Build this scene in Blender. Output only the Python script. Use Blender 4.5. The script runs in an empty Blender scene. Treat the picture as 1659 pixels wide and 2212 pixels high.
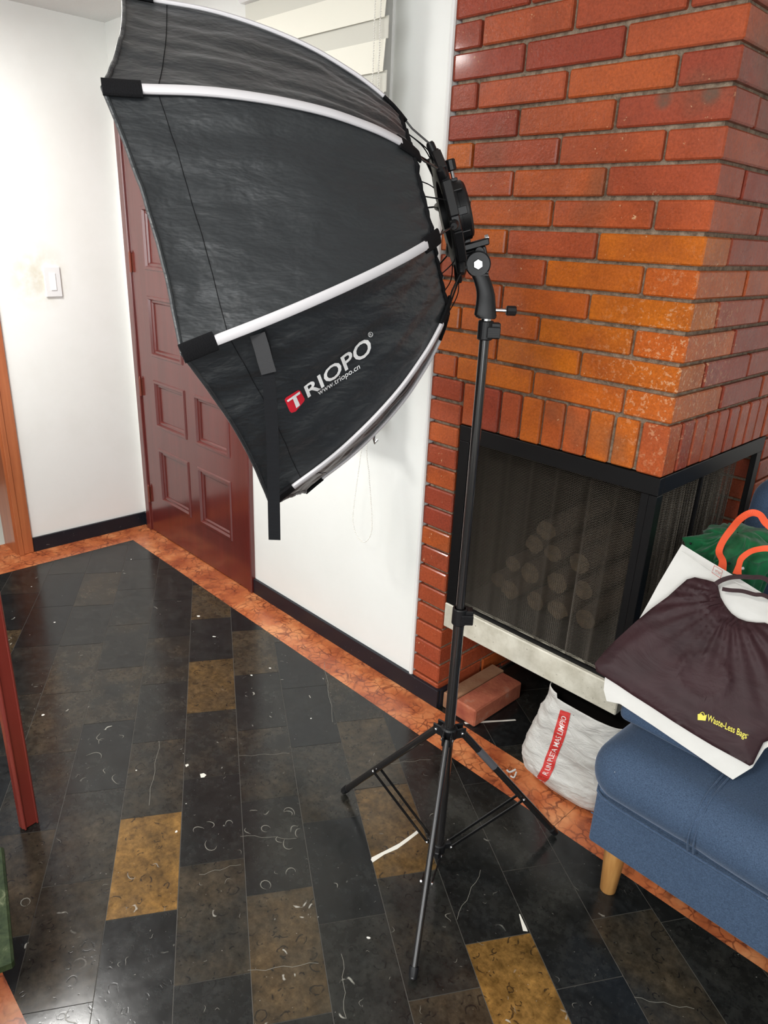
import bpy, bmesh, math, random
from mathutils import Vector, Matrix, noise
from mathutils.bvhtree import BVHTree
random.seed(7)
S = bpy.context.scene
COL = S.collection
# ------------------------------------------------------------------ camera
FPX = 1550.03
a, b, c = 0.79087643, 1.20287068, 0.04473951
RC = Matrix.Rotation(a, 3, 'Z') @ Matrix.Rotation(b, 3, 'X') @ Matrix.Rotation(c, 3, 'Z')
CAM = Vector((0, 0, 1.5))
cam = bpy.data.cameras.new('camera'); camo = bpy.data.objects.new('camera', cam); COL.objects.link(camo)
camo.matrix_world = Matrix.Translation(CAM) @ RC.to_4x4()
cam.sensor_fit = 'HORIZONTAL'; cam.sensor_width = 36.0; cam.lens = FPX / 1659 * 36.0
cam.clip_start = 0.02
S.camera = camo
# ------------------------------------------------------------------ world, lights, exposure
w = bpy.data.worlds.new('world'); S.world = w; w.use_nodes = True
w.node_tree.nodes['Background'].inputs[0].default_value = (0.75, 0.85, 1, 1)
w.node_tree.nodes['Background'].inputs[1].default_value = 0.6
S.view_settings.view_transform = 'Standard'; S.view_settings.look = 'None'
S.view_settings.gamma = 1.0; S.view_settings.use_curve_mapping = False
S.view_settings.exposure = 0.62
def area(name, loc, to, size, power, col=(1, 1, 1), sy=None, shape='DISK'):
    l = bpy.data.lights.new(name, 'AREA'); l.energy = power; l.color = col; l.size = size
    l.shape = shape
    if sy: l.size_y = sy
    o = bpy.data.objects.new(name, l); COL.objects.link(o); o.location = loc
    o.rotation_euler = (Vector(to) - Vector(loc)).to_track_quat('-Z', 'Y').to_euler()
    return o
area('ceiling_lamp_light', (-2.62, 0.50, 2.26), (-2.62, 0.50, 0), 0.42, 24, (1.0, 0.985, 0.95))
area('ceiling_lamp_light', (-0.35, -0.75, 2.26), (-0.35, -0.75, 0), 0.40, 26, (1.0, 0.97, 0.92))
area('soft_fill_light', (-1.0, -2.15, 1.5), (-1.0, 0.5, 1.1), 2.4, 30, (0.94, 0.97, 1.0), 1.5, 'RECTANGLE')  # added fill behind the camera, no window is built there
area('soft_fill_light', (1.70, -0.7, 1.35), (-1.5, 0.3, 0.9), 2.4, 46, (0.96, 0.98, 1.0), 1.6, 'RECTANGLE')  # added fill from the right, brightens left wall and brick side

# ------------------------------------------------------------------ helpers
def V(*p): return Vector(p)
def tag(o, label=None, cat=None, group=None, kind=None):
    if label: o['label'] = label
    if cat: o['category'] = cat
    if group: o['group'] = group
    if kind: o['kind'] = kind
    return o
def thing(name, label, cat, loc, group=None):
    o = bpy.data.objects.new(name, None); COL.objects.link(o); o.location = loc
    o.empty_display_size = 0.05
    o['wpos'] = list(loc)
    return tag(o, label, cat, group)
def wpos(o):
    p = Vector((0, 0, 0))
    while o is not None:
        p += Vector(o.location); o = o.parent
    return p
class MB:
    def __init__(s): s.v = []; s.f = []; s.t = []
    def add(s, vs, fs, t=0.0):
        n = len(s.v); s.v += [Vector(p) for p in vs]; s.f += [[i + n for i in f] for f in fs]; s.t += [t] * len(fs)
        return s
    def box(s, x0, x1, y0, y1, z0, z1, t=0.0, M=None, bev=0.0):
        if bev > 0:
            vs = []; idx = {}
            for i in (0, 1):
                for j in (0, 1):
                    for k in (0, 1):
                        for ax in range(3):
                            p = [(x0, x1)[i], (y0, y1)[j], (z0, z1)[k]]
                            for q in range(3):
                                if q != ax: p[q] += bev * (1 if (i, j, k)[q] == 0 else -1)
                            idx[i, j, k, ax] = len(vs); vs.append(p)
            fs = []
            for ax in range(3):
                u, w_ = [q for q in range(3) if q != ax]
                for sd in (0, 1):
                    loop = []
                    for cu, cw in ((0, 0), (1, 0), (1, 1), (0, 1)):
                        k = [0, 0, 0]; k[ax] = sd; k[u] = cu; k[w_] = cw
                        loop.append(idx[k[0], k[1], k[2], ax])
                    fs.append(loop)
            for ax in range(3):
                u, w_ = [q for q in range(3) if q != ax]
                for cu in (0, 1):
                    for cw in (0, 1):
                        k0 = [0, 0, 0]; k0[ax] = 0; k0[u] = cu; k0[w_] = cw
                        k1 = list(k0); k1[ax] = 1
                        fs.append([idx[(*k0, u)], idx[(*k1, u)], idx[(*k1, w_)], idx[(*k0, w_)]])
            for i in (0, 1):
                for j in (0, 1):
                    for k in (0, 1): fs.append([idx[i, j, k, 0], idx[i, j, k, 1], idx[i, j, k, 2]])
        else:
            vs = [(x, y, z) for x in (x0, x1) for y in (y0, y1) for z in (z0, z1)]
            fs = [[0, 1, 3, 2], [4, 6, 7, 5], [0, 4, 5, 1], [2, 3, 7, 6], [0, 2, 6, 4], [1, 5, 7, 3]]
        if M is not None: vs = [M @ Vector(p) for p in vs]
        return s.add(vs, fs, t)
    def tube(s, pts, r, n=12, cap=True, sq=1.0, t=0.0):
        pts = [Vector(p) for p in pts]; m = len(pts)
        rs = r if isinstance(r, (list, tuple)) else [r] * m
        tang = []
        for i in range(m):
            d = pts[min(i + 1, m - 1)] - pts[max(i - 1, 0)]
            tang.append(d.normalized())
        up = Vector((0, 0, 1)) if abs(tang[0].z) < 0.9 else Vector((1, 0, 0))
        nrm = (up - tang[0] * up.dot(tang[0])).normalized()
        vs = []
        for i in range(m):
            nrm = (nrm - tang[i] * nrm.dot(tang[i])).normalized(); bi = tang[i].cross(nrm)
            for k in range(n):
                an = 2 * math.pi * k / n
                vs.append(pts[i] + nrm * math.cos(an) * rs[i] + bi * math.sin(an) * rs[i] * sq)
        fs = [[i * n + k, i * n + (k + 1) % n, (i + 1) * n + (k + 1) % n, (i + 1) * n + k] for i in range(m - 1) for k in range(n)]
        if cap: fs += [list(range(n))[::-1], [(m - 1) * n + k for k in range(n)]]
        return s.add(vs, fs, t)
    def lathe(s, o, ax, prof, n=32, cap=True):
        o = Vector(o); ax = Vector(ax).normalized()
        e = ax.orthogonal().normalized(); g = ax.cross(e)
        vs = []
        for (h, r) in prof:
            for k in range(n):
                an = 2 * math.pi * k / n
                vs.append(o + ax * h + (e * math.cos(an) + g * math.sin(an)) * r)
        m = len(prof)
        fs = [[i * n + k, i * n + (k + 1) % n, (i + 1) * n + (k + 1) % n, (i + 1) * n + k] for i in range(m - 1) for k in range(n)]
        if cap: fs += [list(range(n))[::-1], [(m - 1) * n + k for k in range(n)]]
        return s.add(vs, fs)
    def grid(s, fn, nu, nv, closed=False):
        vs = [fn(i / nu, j / nv) for i in range(nu + 1) for j in range(nv + 1)]
        fs = [[i * (nv + 1) + j, (i + 1) * (nv + 1) + j, (i + 1) * (nv + 1) + j + 1, i * (nv + 1) + j + 1] for i in range(nu) for j in range(nv)]
        return s.add(vs, fs)
    def rbox(s, lo, hi, r, n=10, disp=None):
        lo = Vector(lo); hi = Vector(hi); cen = (lo + hi) / 2; h = (hi - lo) / 2
        rr = min(r, h.x, h.y, h.z) * 0.9999
        fs = []; vs = []; cache = {}
        def samples(L):
            k = max(2, int(L / 0.03)); k = min(k, 60)
            out = []
            for i in range(n // 2 + 1): out.append(-L - (rr) + rr * (1 - math.cos(math.pi / 2 * i / (n // 2))) if False else None)
            return k
        def axis(hh):
            inner = hh - rr; m = max(1, min(70, int(2 * inner / 0.025)))
            q = n // 2
            a0 = [-(inner + rr * math.tan(math.pi / 4 * (1 - i / q))) for i in range(q)]
            mid = [-inner + 2 * inner * i / m for i in range(m + 1)]
            return a0 + mid + [-x for x in reversed(a0)]
        A = [axis(h.x), axis(h.y), axis(h.z)]
        for ax in range(3):
            u, w_ = [(1, 2), (2, 0), (0, 1)][ax]
            for sd in (-1, 1):
                g = []
                for x in A[u]:
                    row = []
                    for y in A[w_]:
                        p = Vector((0, 0, 0)); p[ax] = sd * h[ax]; p[u] = x; p[w_] = y
                        inn = Vector([max(-(h[q] - rr), min(h[q] - rr, p[q])) for q in range(3)])
                        dd = p - inn; P = inn + dd.normalized() * rr
                        key = (round(P.x, 5), round(P.y, 5), round(P.z, 5))
                        if key not in cache:
                            cache[key] = len(vs); W = cen + P
                            if disp: W = disp(W, dd.normalized(), P)
                            vs.append(W)
                        row.append(cache[key])
                    g.append(row)
                for i in range(len(g) - 1):
                    for j in range(len(g[0]) - 1):
                        f = [g[i][j], g[i + 1][j], g[i + 1][j + 1], g[i][j + 1]]
                        if sd < 0: f.reverse()
                        f2 = [q for k_, q in enumerate(f) if q != f[k_ - 1]]
                        if len(f2) > 2: fs.append(f2)
        return s.add(vs, fs)
    def build(s, name, mat, parent=None, smooth=True, tone=False, fix=True, angle=35):
        off = wpos(parent) if parent else Vector((0, 0, 0))
        me = bpy.data.meshes.new(name)
        me.from_pydata([p - off for p in s.v], [], s.f)
        if tone:
            at = me.attributes.new('tone', 'FLOAT', 'FACE')
            at.data.foreach_set('value', s.t)
        if fix:
            bm = bmesh.new(); bm.from_mesh(me); bmesh.ops.recalc_face_normals(bm, faces=bm.faces); bm.to_mesh(me); bm.free()
        me.materials.append(mat)
        if smooth:
            me.polygons.foreach_set('use_smooth', [True] * len(me.polygons))
            me.set_sharp_from_angle(angle=math.radians(angle))
        o = bpy.data.objects.new(name, me); COL.objects.link(o)
        if parent: o.parent = parent
        return o
def ribbon(mb, pts, wdirs, width, th=0.0012):
    pts = [Vector(p) for p in pts]; m = len(pts); vs = []
    for i, p in enumerate(pts):
        t = (pts[min(i + 1, m - 1)] - pts[max(i - 1, 0)]).normalized()
        wd = Vector(wdirs[i] if isinstance(wdirs, list) else wdirs); wd = (wd - t * wd.dot(t)).normalized()
        nn = t.cross(wd)
        wv = width[i] if isinstance(width, list) else width
        vs += [p - wd * wv / 2 - nn * th / 2, p + wd * wv / 2 - nn * th / 2, p + wd * wv / 2 + nn * th / 2, p - wd * wv / 2 + nn * th / 2]
    fs = [[i * 4 + k, i * 4 + (k + 1) % 4, i * 4 + 4 + (k + 1) % 4, i * 4 + 4 + k] for i in range(m - 1) for k in range(4)]
    fs += [[3, 2, 1, 0], [m * 4 - 4, m * 4 - 3, m * 4 - 2, m * 4 - 1]]
    mb.add(vs, fs)
def erib(mb, pts, wdirs, width, th, n=12):
    pts = [Vector(p) for p in pts]; m = len(pts); vs = []
    for i, p in enumerate(pts):
        t = (pts[min(i + 1, m - 1)] - pts[max(i - 1, 0)]).normalized()
        wd = Vector(wdirs); wd = (wd - t * wd.dot(t)).normalized(); nn = t.cross(wd)
        for k in range(n):
            an = 2 * math.pi * k / n; cx, cy = math.cos(an), math.sin(an)
            vs.append(p + wd * math.copysign(abs(cx) ** .7, cx) * width / 2 + nn * math.copysign(abs(cy) ** .8, cy) * th / 2)
    fs = [[i * n + k, i * n + (k + 1) % n, (i + 1) * n + (k + 1) % n, (i + 1) * n + k] for i in range(m - 1) for k in range(n)]
    fs += [list(range(n)), [(m - 1) * n + k for k in range(n)]]; mb.add(vs, fs)
def spline(pts, n=8):
    pts = [Vector(p) for p in pts]; out = []
    for i in range(len(pts) - 1):
        p0 = pts[max(i - 1, 0)]; p1 = pts[i]; p2 = pts[i + 1]; p3 = pts[min(i + 2, len(pts) - 1)]
        for k in range(n):
            t = k / n
            out.append(0.5 * ((2 * p1) + (p2 - p0) * t + (2 * p0 - 5 * p1 + 4 * p2 - p3) * t * t + (3 * p1 - p0 - 3 * p2 + p3) * t ** 3))
    out.append(pts[-1]); return out
def ray(px, py):
    return (RC @ Vector((px - 829.5, -(py - 1106), -FPX))).normalized()
def on_plane(px, py, p0, n):
    r = ray(px, py); return CAM + r * ((Vector(p0) - CAM).dot(Vector(n)) / r.dot(Vector(n)))
def fz(px, py, z): return on_plane(px, py, (0, 0, z), (0, 0, 1))
def fy(px, py, y): return on_plane(px, py, (0, y, 0), (0, 1, 0))
def fx(px, py, x): return on_plane(px, py, (x, 0, 0), (1, 0, 0))

# ------------------------------------------------------------------ materials
class Mat:
    def __init__(s, name, col=(0.5, 0.5, 0.5), rough=0.5, metal=0.0, **kw):
        s.m = bpy.data.materials.new(name); s.m.use_nodes = True; s.nt = s.m.node_tree
        s.p = s.nt.nodes['Principled BSDF']
        s.p.inputs['Base Color'].default_value = (*col, 1); s.p.inputs['Roughness'].default_value = rough
        s.p.inputs['Metallic'].default_value = metal
        for k, v in kw.items(): s.p.inputs[k].default_value = v
    def n(s, t, **kw):
        nd = s.nt.nodes.new(t)
        for k, v in kw.items():
            if k in nd.inputs.keys() if hasattr(nd.inputs, 'keys') else False: nd.inputs[k].default_value = v
            else: setattr(nd, k, v)
        return nd
    def l(s, a, b): s.nt.links.new(a, b)
    def coord(s, kind='Object', scale=(1, 1, 1), rot=(0, 0, 0)):
        tc = s.n('ShaderNodeTexCoord'); mp = s.n('ShaderNodeMapping')
        mp.inputs['Scale'].default_value = scale; mp.inputs['Rotation'].default_value = rot
        s.l(tc.outputs[kind], mp.inputs[0]); return mp.outputs[0]
    def noise(s, vec, scale, detail=4, rough=0.55, dist=0.0):
        nd = s.n('ShaderNodeTexNoise'); nd.inputs['Scale'].default_value = scale; nd.inputs['Detail'].default_value = detail
        nd.inputs['Roughness'].default_value = rough; nd.inputs['Distortion'].default_value = dist
        s.l(vec, nd.inputs['Vector']); return nd.outputs[0]
    def vor(s, vec, scale, feature='F1', out=0, rnd=1.0):
        nd = s.n('ShaderNodeTexVoronoi'); nd.feature = feature; nd.inputs['Scale'].default_value = scale
        nd.inputs['Randomness'].default_value = rnd
        s.l(vec, nd.inputs['Vector']); return nd.outputs[out]
    def ramp(s, fac, stops, interp='LINEAR'):
        nd = s.n('ShaderNodeValToRGB'); cr = nd.color_ramp; cr.interpolation = interp
        while len(cr.elements) < len(stops): cr.elements.new(0.5)
        for e, (p, cc) in zip(cr.elements, stops):
            e.position = p; e.color = (*cc, 1) if isinstance(cc, tuple) else (cc, cc, cc, 1)
        s.l(fac, nd.inputs[0]); return nd.outputs[0]
    def mix(s, fac, a, b, mode='MIX'):
        nd = s.n('ShaderNodeMix'); nd.data_type = 'RGBA'; nd.blend_type = mode
        for i, v in ((0, fac), (6, a), (7, b)):
            if hasattr(v, 'is_linked') or hasattr(v, 'links'): s.l(v, nd.inputs[i])
            else: nd.inputs[i].default_value = (*v, 1) if isinstance(v, tuple) else v
        return nd.outputs[2]
    def math(s, op, a, b=0.0, c=0.0):
        nd = s.n('ShaderNodeMath'); nd.operation = op
        for i, v in enumerate((a, b, c)):
            if hasattr(v, 'links'): s.l(v, nd.inputs[i])
            else: nd.inputs[i].default_value = v
        return nd.outputs[0]
    def bump(s, h, strength=0.3, dist=0.002, prev=None):
        nd = s.n('ShaderNodeBump'); nd.inputs['Strength'].default_value = strength; nd.inputs['Distance'].default_value = dist
        s.l(h, nd.inputs['Height'])
        if prev: s.l(prev, nd.inputs['Normal'])
        s.l(nd.outputs[0], s.p.inputs['Normal']); return nd.outputs[0]
    def col(s, x): s.l(x, s.p.inputs['Base Color'])
    def rg(s, x): s.l(x, s.p.inputs['Roughness'])

# painted walls
def paint(name, base, dirty, amt=0.5, rough=0.55, stain=None):
    M = Mat(name, base, rough); v = M.coord()
    f = M.ramp(M.noise(v, 1.6, 5, 0.6), [(0.42, 0.0), (0.75, amt)])
    cc = M.mix(f, base, dirty)
    if stain:
        d = M.n('ShaderNodeVectorMath'); d.operation = 'DISTANCE'; M.l(v, d.inputs[0]); d.inputs[1].default_value = stain
        g = M.math('MULTIPLY', M.ramp(d.outputs['Value'], [(0.02, 1.0), (0.16, 0.0)]), M.ramp(M.noise(v, 22, 5), [(0.35, 0.2), (0.6, 0.9)]))
        cc = M.mix(M.math('MULTIPLY', g, 0.6), cc, (0.56, 0.50, 0.33))
    sp = M.ramp(M.noise(v, 60, 2), [(0.76, 0.0), (0.80, 0.4)])
    cc = M.mix(sp, cc, dirty); M.col(cc)
    M.bump(M.noise(v, 45, 4), 0.12, 0.003); return M.m
m_wall = paint('white_wall_paint', (0.88, 0.89, 0.86), (0.78, 0.79, 0.74), 0.5)
m_wall_l = paint('white_wall_paint_stained', (0.88, 0.885, 0.86), (0.76, 0.76, 0.71), 0.6, 0.55, (-3.43, 1.19, 1.27))
m_ceil = Mat('ceiling_plaster', (0.80, 0.82, 0.80), 0.8)
v = m_ceil.coord(); m_ceil.bump(m_ceil.noise(v, 120, 3), 0.5, 0.004); m_ceil = m_ceil.m
m_bead = Mat('white_caulk', (0.86, 0.86, 0.84), 0.6).m
m_dark = Mat('matte_black', (0.012, 0.010, 0.009), 0.9, **{'Specular IOR Level': 0.1}).m
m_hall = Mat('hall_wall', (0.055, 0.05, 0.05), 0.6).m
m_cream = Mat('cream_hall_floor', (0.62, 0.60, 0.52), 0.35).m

# bricks
SPOTS = [(-0.841 + 1.06, -.30, 1.790), (-0.741 + 1.06, -.30, 1.792)]
M = Mat('varnished_brick', rough=0.3); v = M.coord()
at = M.n('ShaderNodeAttribute'); at.attribute_name = 'tone'
tone = at.outputs['Fac']
cr = M.ramp(tone, [(0.0, (0.32, 0.055, 0.030)), (0.35, (0.43, 0.088, 0.034)), (0.65, (0.56, 0.125, 0.020)), (1.0, (0.58, 0.155, 0.014))])
f1 = M.ramp(M.noise(v, 9, 5, 0.6), [(0.3, 0.0), (0.72, 1.0)])
cc = M.mix(f1, cr, (0.21, 0.045, 0.022)); 
nd = M.mix(0.55, cr, cc)
f2 = M.ramp(M.noise(v, 3.1, 3, 0.5), [(0.60, 0.0), (0.72, 0.55)])
cc = M.mix(f2, nd, (0.14, 0.085, 0.05))
fine = M.ramp(M.noise(v, 160, 3, 0.7), [(0.3, 0.75), (0.7, 1.15)])
cc = M.mix(1.0, cc, fine, 'MULTIPLY')
# pale chips and lime specks
ch = M.math('MULTIPLY', M.ramp(M.noise(v, 75, 4, 0.65), [(0.66, 0.0), (0.70, 1.0)]), M.ramp(M.noise(v, 4.5, 2), [(0.52, 0.0), (0.62, 1.0)]))
cc = M.mix(M.math('MULTIPLY', ch, 0.75), cc, (0.72, 0.45, 0.25))
dn = M.n('ShaderNodeVectorMath'); dn.operation = 'DISTANCE'; M.l(v, dn.inputs[0]); dn.inputs[1].default_value = (0.40, -0.24, 1.24)
near = M.ramp(dn.outputs['Value'], [(0.06, 1.0), (0.30, 0.0)])
wear = M.math('MULTIPLY', near, M.ramp(M.noise(v, 85, 4, 0.7), [(0.565, 0.0), (0.59, 1.0)]))
cc = M.mix(M.math('MULTIPLY', wear, 0.7), cc, (0.70, 0.42, 0.24))
for pt in SPOTS:
    dq = M.n('ShaderNodeVectorMath'); dq.operation = 'DISTANCE'; M.l(v, dq.inputs[0]); dq.inputs[1].default_value = pt
    cc = M.mix(M.math('MULTIPLY', M.ramp(dq.outputs['Value'], [(0.010, 0.75), (0.024, 0.0)]), M.ramp(M.noise(v, 60, 2), [(0.3, 0.6), (0.5, 1.0)])), cc, (0.11, 0.085, 0.06))
M.col(cc)
M.rg(M.ramp(M.noise(v, 14, 3), [(0.3, 0.22), (0.7, 0.42)]))
M.p.inputs['Coat Weight'].default_value = 0.28; M.p.inputs['Coat Roughness'].default_value = 0.10; M.p.inputs['Specular IOR Level'].default_value = 0.12
b1 = M.bump(M.noise(v, 38, 5, 0.7), 0.45, 0.006); M.bump(M.noise(v, 210, 3, 0.6), 0.35, 0.0016, b1)
m_brick = M.m
M = Mat('mortar', (0.22, 0.16, 0.10), 0.9); v = M.coord()
M.col(M.ramp(M.noise(v, 60, 5, 0.7), [(0.35, (0.13, 0.09, 0.06)), (0.65, (0.36, 0.28, 0.20))]))
M.bump(M.noise(v, 150, 4, 0.7), 0.8, 0.004); m_mortar = M.m
M = Mat('pale_granite', (0.6, 0.58, 0.48), 0.45); v = M.coord()
cc = M.ramp(M.noise(v, 14, 5, 0.6), [(0.35, (0.50, 0.47, 0.38)), (0.65, (0.70, 0.67, 0.57))])
sp = M.ramp(M.noise(v, 130, 2, 0.5), [(0.70, 0.0), (0.74, 0.8)])
M.col(M.mix(sp, cc, (0.12, 0.11, 0.09))); M.bump(M.noise(v, 90, 3), 0.3, 0.002); m_slab = M.m
M = Mat('black_steel', (0.006, 0.006, 0.0065), 0.36); M.p.inputs['Specular IOR Level'].default_value = 0.25; m_steel = M.m
M = Mat('mesh_wire', (0.085, 0.070, 0.053), 0.5, 0.2); m_wire = M.m
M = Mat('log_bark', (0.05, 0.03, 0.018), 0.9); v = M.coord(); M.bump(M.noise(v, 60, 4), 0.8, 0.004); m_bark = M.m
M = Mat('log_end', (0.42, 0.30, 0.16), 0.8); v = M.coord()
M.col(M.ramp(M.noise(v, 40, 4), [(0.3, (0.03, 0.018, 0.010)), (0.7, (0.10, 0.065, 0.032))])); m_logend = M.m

# floor tiles
M = Mat('black_fossil_marble', rough=0.2); v = M.coord()
at = M.n('ShaderNodeAttribute'); at.attribute_name = 'tone'
tone = at.outputs['Fac']
big = M.noise(v, 7, 5, 0.62)
tt = M.math('ADD', tone, M.math('MULTIPLY', M.math('SUBTRACT', big, 0.5), 0.55))
cr = M.ramp(tt, [(0.0, (0.009, 0.010, 0.0105)), (0.25, (0.018, 0.018, 0.016)), (0.45, (0.042, 0.032, 0.020)), (0.7, (0.085, 0.050, 0.018)), (1.0, (0.175, 0.092, 0.024))])
gr = M.mix(1.0, M.ramp(M.noise(v, 55, 6, 0.72), [(0.3, 0.5), (0.7, 1.6)]), M.ramp(M.noise(v, 17, 4, 0.6), [(0.3, 0.6), (0.7, 1.35)]), 'MULTIPLY')
cc = M.mix(1.0, cr, gr, 'MULTIPLY')
def crescents(scale, r0, r1, thr, rnd=1.0, seed=(0, 0, 0)):
    mp = M.n('ShaderNodeMapping'); mp.inputs['Location'].default_value = seed; M.l(v, mp.inputs[0])
    wob = M.n('ShaderNodeTexNoise'); wob.inputs['Scale'].default_value = 26; M.l(mp.outputs[0], wob.inputs['Vector'])
    mx = M.n('ShaderNodeVectorMath'); mx.operation = 'MULTIPLY_ADD'
    M.l(wob.outputs['Color'], mx.inputs[0]); mx.inputs[1].default_value = (0.022, 0.022, 0); M.l(mp.outputs[0], mx.inputs[2])
    vo = M.n('ShaderNodeTexVoronoi'); vo.voronoi_dimensions = '2D'; vo.inputs['Scale'].default_value = scale; vo.inputs['Randomness'].default_value = rnd
    M.l(mx.outputs[0], vo.inputs['Vector'])
    ring = M.ramp(vo.outputs['Distance'], [(r0 - 0.03, 0.0), (r0, 1.0), (r1, 1.0), (r1 + 0.03, 0.0)])
    gate = M.ramp(M.noise(mp.outputs[0], scale * 0.9, 2), [(thr, 0.0), (thr + 0.03, 1.0)])
    sepc = M.n('ShaderNodeSeparateColor'); M.l(vo.outputs['Color'], sepc.inputs[0])
    g2 = M.ramp(sepc.outputs[0], [(0.55, 0.0), (0.56, 1.0)])
    arc = M.ramp(M.noise(mp.outputs[0], scale * 1.7, 1), [(0.44, 0.0), (0.50, 1.0)])
    return M.math('MULTIPLY', M.math('MULTIPLY', M.math('MULTIPLY', ring, gate), g2), arc)
d1 = crescents(24, 0.26, 0.31, 0.50)
d2 = crescents(40, 0.22, 0.32, 0.52, seed=(3, 5, 0))
dk = M.math('MAXIMUM', d1, d2)
cc = M.mix(M.math('MULTIPLY', dk, 0.75), cc, (0.007, 0.007, 0.007))
w1 = crescents(21, 0.28, 0.33, 0.60, seed=(7, 1, 0))
area_g = M.ramp(M.noise(v, 2.6, 2), [(0.52, 0.0), (0.60, 1.0)])
cc = M.mix(M.math('MULTIPLY', M.math('MULTIPLY', w1, area_g), 0.75), cc, (0.42, 0.41, 0.36))
sp = M.ramp(M.noise(v, 120, 2, 0.5), [(0.735, 0.0), (0.76, 0.55)])
cc = M.mix(sp, cc, (0.30, 0.29, 0.26))
sp2 = M.ramp(M.noise(v, 28, 1, 0.4), [(0.80, 0.0), (0.81, 1.0)])
cc = M.mix(sp2, cc, (0.75, 0.74, 0.70))
vn = M.math('ABSOLUTE', M.math('SUBTRACT', M.noise(v, 1.7, 2, 0.3, 0.0), 0.5))
vein = M.math('MULTIPLY', M.ramp(vn, [(0.0, 0.45), (0.0016, 0.0)]), M.ramp(M.noise(v, 3.3, 2), [(0.5, 0.0), (0.6, 1.0)]))
M.col(cc)
M.rg(M.ramp(M.noise(v, 16, 5, 0.6), [(0.3, 0.15), (0.7, 0.23)]))
M.bump(M.math('SUBTRACT', M.noise(v, 30, 4), M.math('MULTIPLY', dk, 0.35)), 0.12, 0.0012)
M.p.inputs['Specular IOR Level'].default_value = 0.42
m_tile = M.m
m_grout = Mat('tile_joint', (0.085, 0.08, 0.07), 0.6).m
m_vein = Mat('white_calcite_inlay', (0.75, 0.73, 0.66), 0.3).m
M = Mat('rosso_marble', rough=0.22); v = M.coord()
cc = M.ramp(M.noise(v, 7, 4, 0.6), [(0.35, (0.34, 0.080, 0.030)), (0.52, (0.52, 0.155, 0.055)), (0.68, (0.70, 0.29, 0.12))])
vo = M.n('ShaderNodeTexVoronoi'); vo.feature = 'DISTANCE_TO_EDGE'; vo.inputs['Scale'].default_value = 34
ds = M.n('ShaderNodeTexNoise'); ds.inputs['Scale'].default_value = 18; ds.inputs['Detail'].default_value = 5; M.l(v, ds.inputs['Vector'])
mx = M.n('ShaderNodeVectorMath'); mx.operation = 'MULTIPLY_ADD'; M.l(ds.outputs['Color'], mx.inputs[0]); mx.inputs[1].default_value = (0.06, 0.06, 0.0); M.l(v, mx.inputs[2])
M.l(mx.outputs[0], vo.inputs['Vector'])
vf = M.math('MULTIPLY', M.ramp(vo.outputs['Distance'], [(0.0, 1.0), (0.10, 0.0)]), M.ramp(M.noise(v, 13, 3), [(0.36, 0.0), (0.58, 0.9)]))
cc = M.mix(vf, cc, (0.12, 0.028, 0.016))
M.col(cc); M.rg(M.ramp(M.noise(v, 20, 4), [(0.3, 0.2), (0.7, 0.38)])); m_rosso = M.m
M = Mat('black_skirting_marble', rough=0.3, **{'Specular IOR Level': 0.3}); v = M.coord()
sp = M.ramp(M.noise(v, 70, 3), [(0.70, 0.0), (0.74, 0.6)])
M.col(M.mix(sp, (0.012, 0.014, 0.02), (0.28, 0.28, 0.26))); m_base = M.m
# wood
def wood(name, c0, c1, rough, sc=(30, 30, 2), coat=0.3):
    M = Mat(name, c0, rough); v = M.coord('Object', sc)
    M.col(M.mix(M.ramp(M.noise(v, 1.0, 5, 0.6, 0.4), [(0.35, 0.0), (0.65, 1.0)]), c0, c1))
    M.p.inputs['Coat Weight'].default_value = coat; M.p.inputs['Coat Roughness'].default_value = 0.15
    return M.m
m_door = wood('mahogany_door', (0.125, 0.018, 0.014), (0.095, 0.013, 0.010), 0.3, coat=0.8)
m_casing = wood('orange_casing', (0.50, 0.16, 0.06), (0.38, 0.11, 0.04), 0.3)
m_redleg = wood('red_table_wood', (0.185, 0.026, 0.018), (0.15, 0.020, 0.014), 0.32)
m_honey = wood('honey_wood', (0.52, 0.27, 0.085), (0.40, 0.18, 0.05), 0.4, (60, 60, 6))
m_brass = Mat('copper_hinge', (0.30, 0.10, 0.07), 0.35, 0.8).m
m_plastic_w = Mat('white_plastic', (0.80, 0.80, 0.80), 0.35).m
m_rocker = Mat('white_rocker', (0.93, 0.93, 0.92), 0.3).m
M = Mat('green_marble', (0.02, 0.035, 0.015), 0.6, **{'Specular IOR Level': 0.15}); v = M.coord()
M.col(M.ramp(M.noise(v, 30, 6, 0.7, 1.0), [(0.35, (0.008, 0.016, 0.006)), (0.6, (0.03, 0.045, 0.018)), (0.75, (0.14, 0.15, 0.09))])); m_green_marble = M.m
# fabric blinds
m_blind = Mat('blind_fabric', (0.82, 0.80, 0.70), 0.8).m
m_blind2 = Mat('blind_sheer_shaded', (0.62, 0.61, 0.54), 0.8).m  # sheer cloth, slat lip's shadow mixed into its colour
m_beads = Mat('ivory_beads', (0.85, 0.84, 0.78), 0.4).m
m_glass = Mat('window_glass', (0.9, 0.95, 1.0), 0.05, **{'Transmission Weight': 1.0}).m
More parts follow.
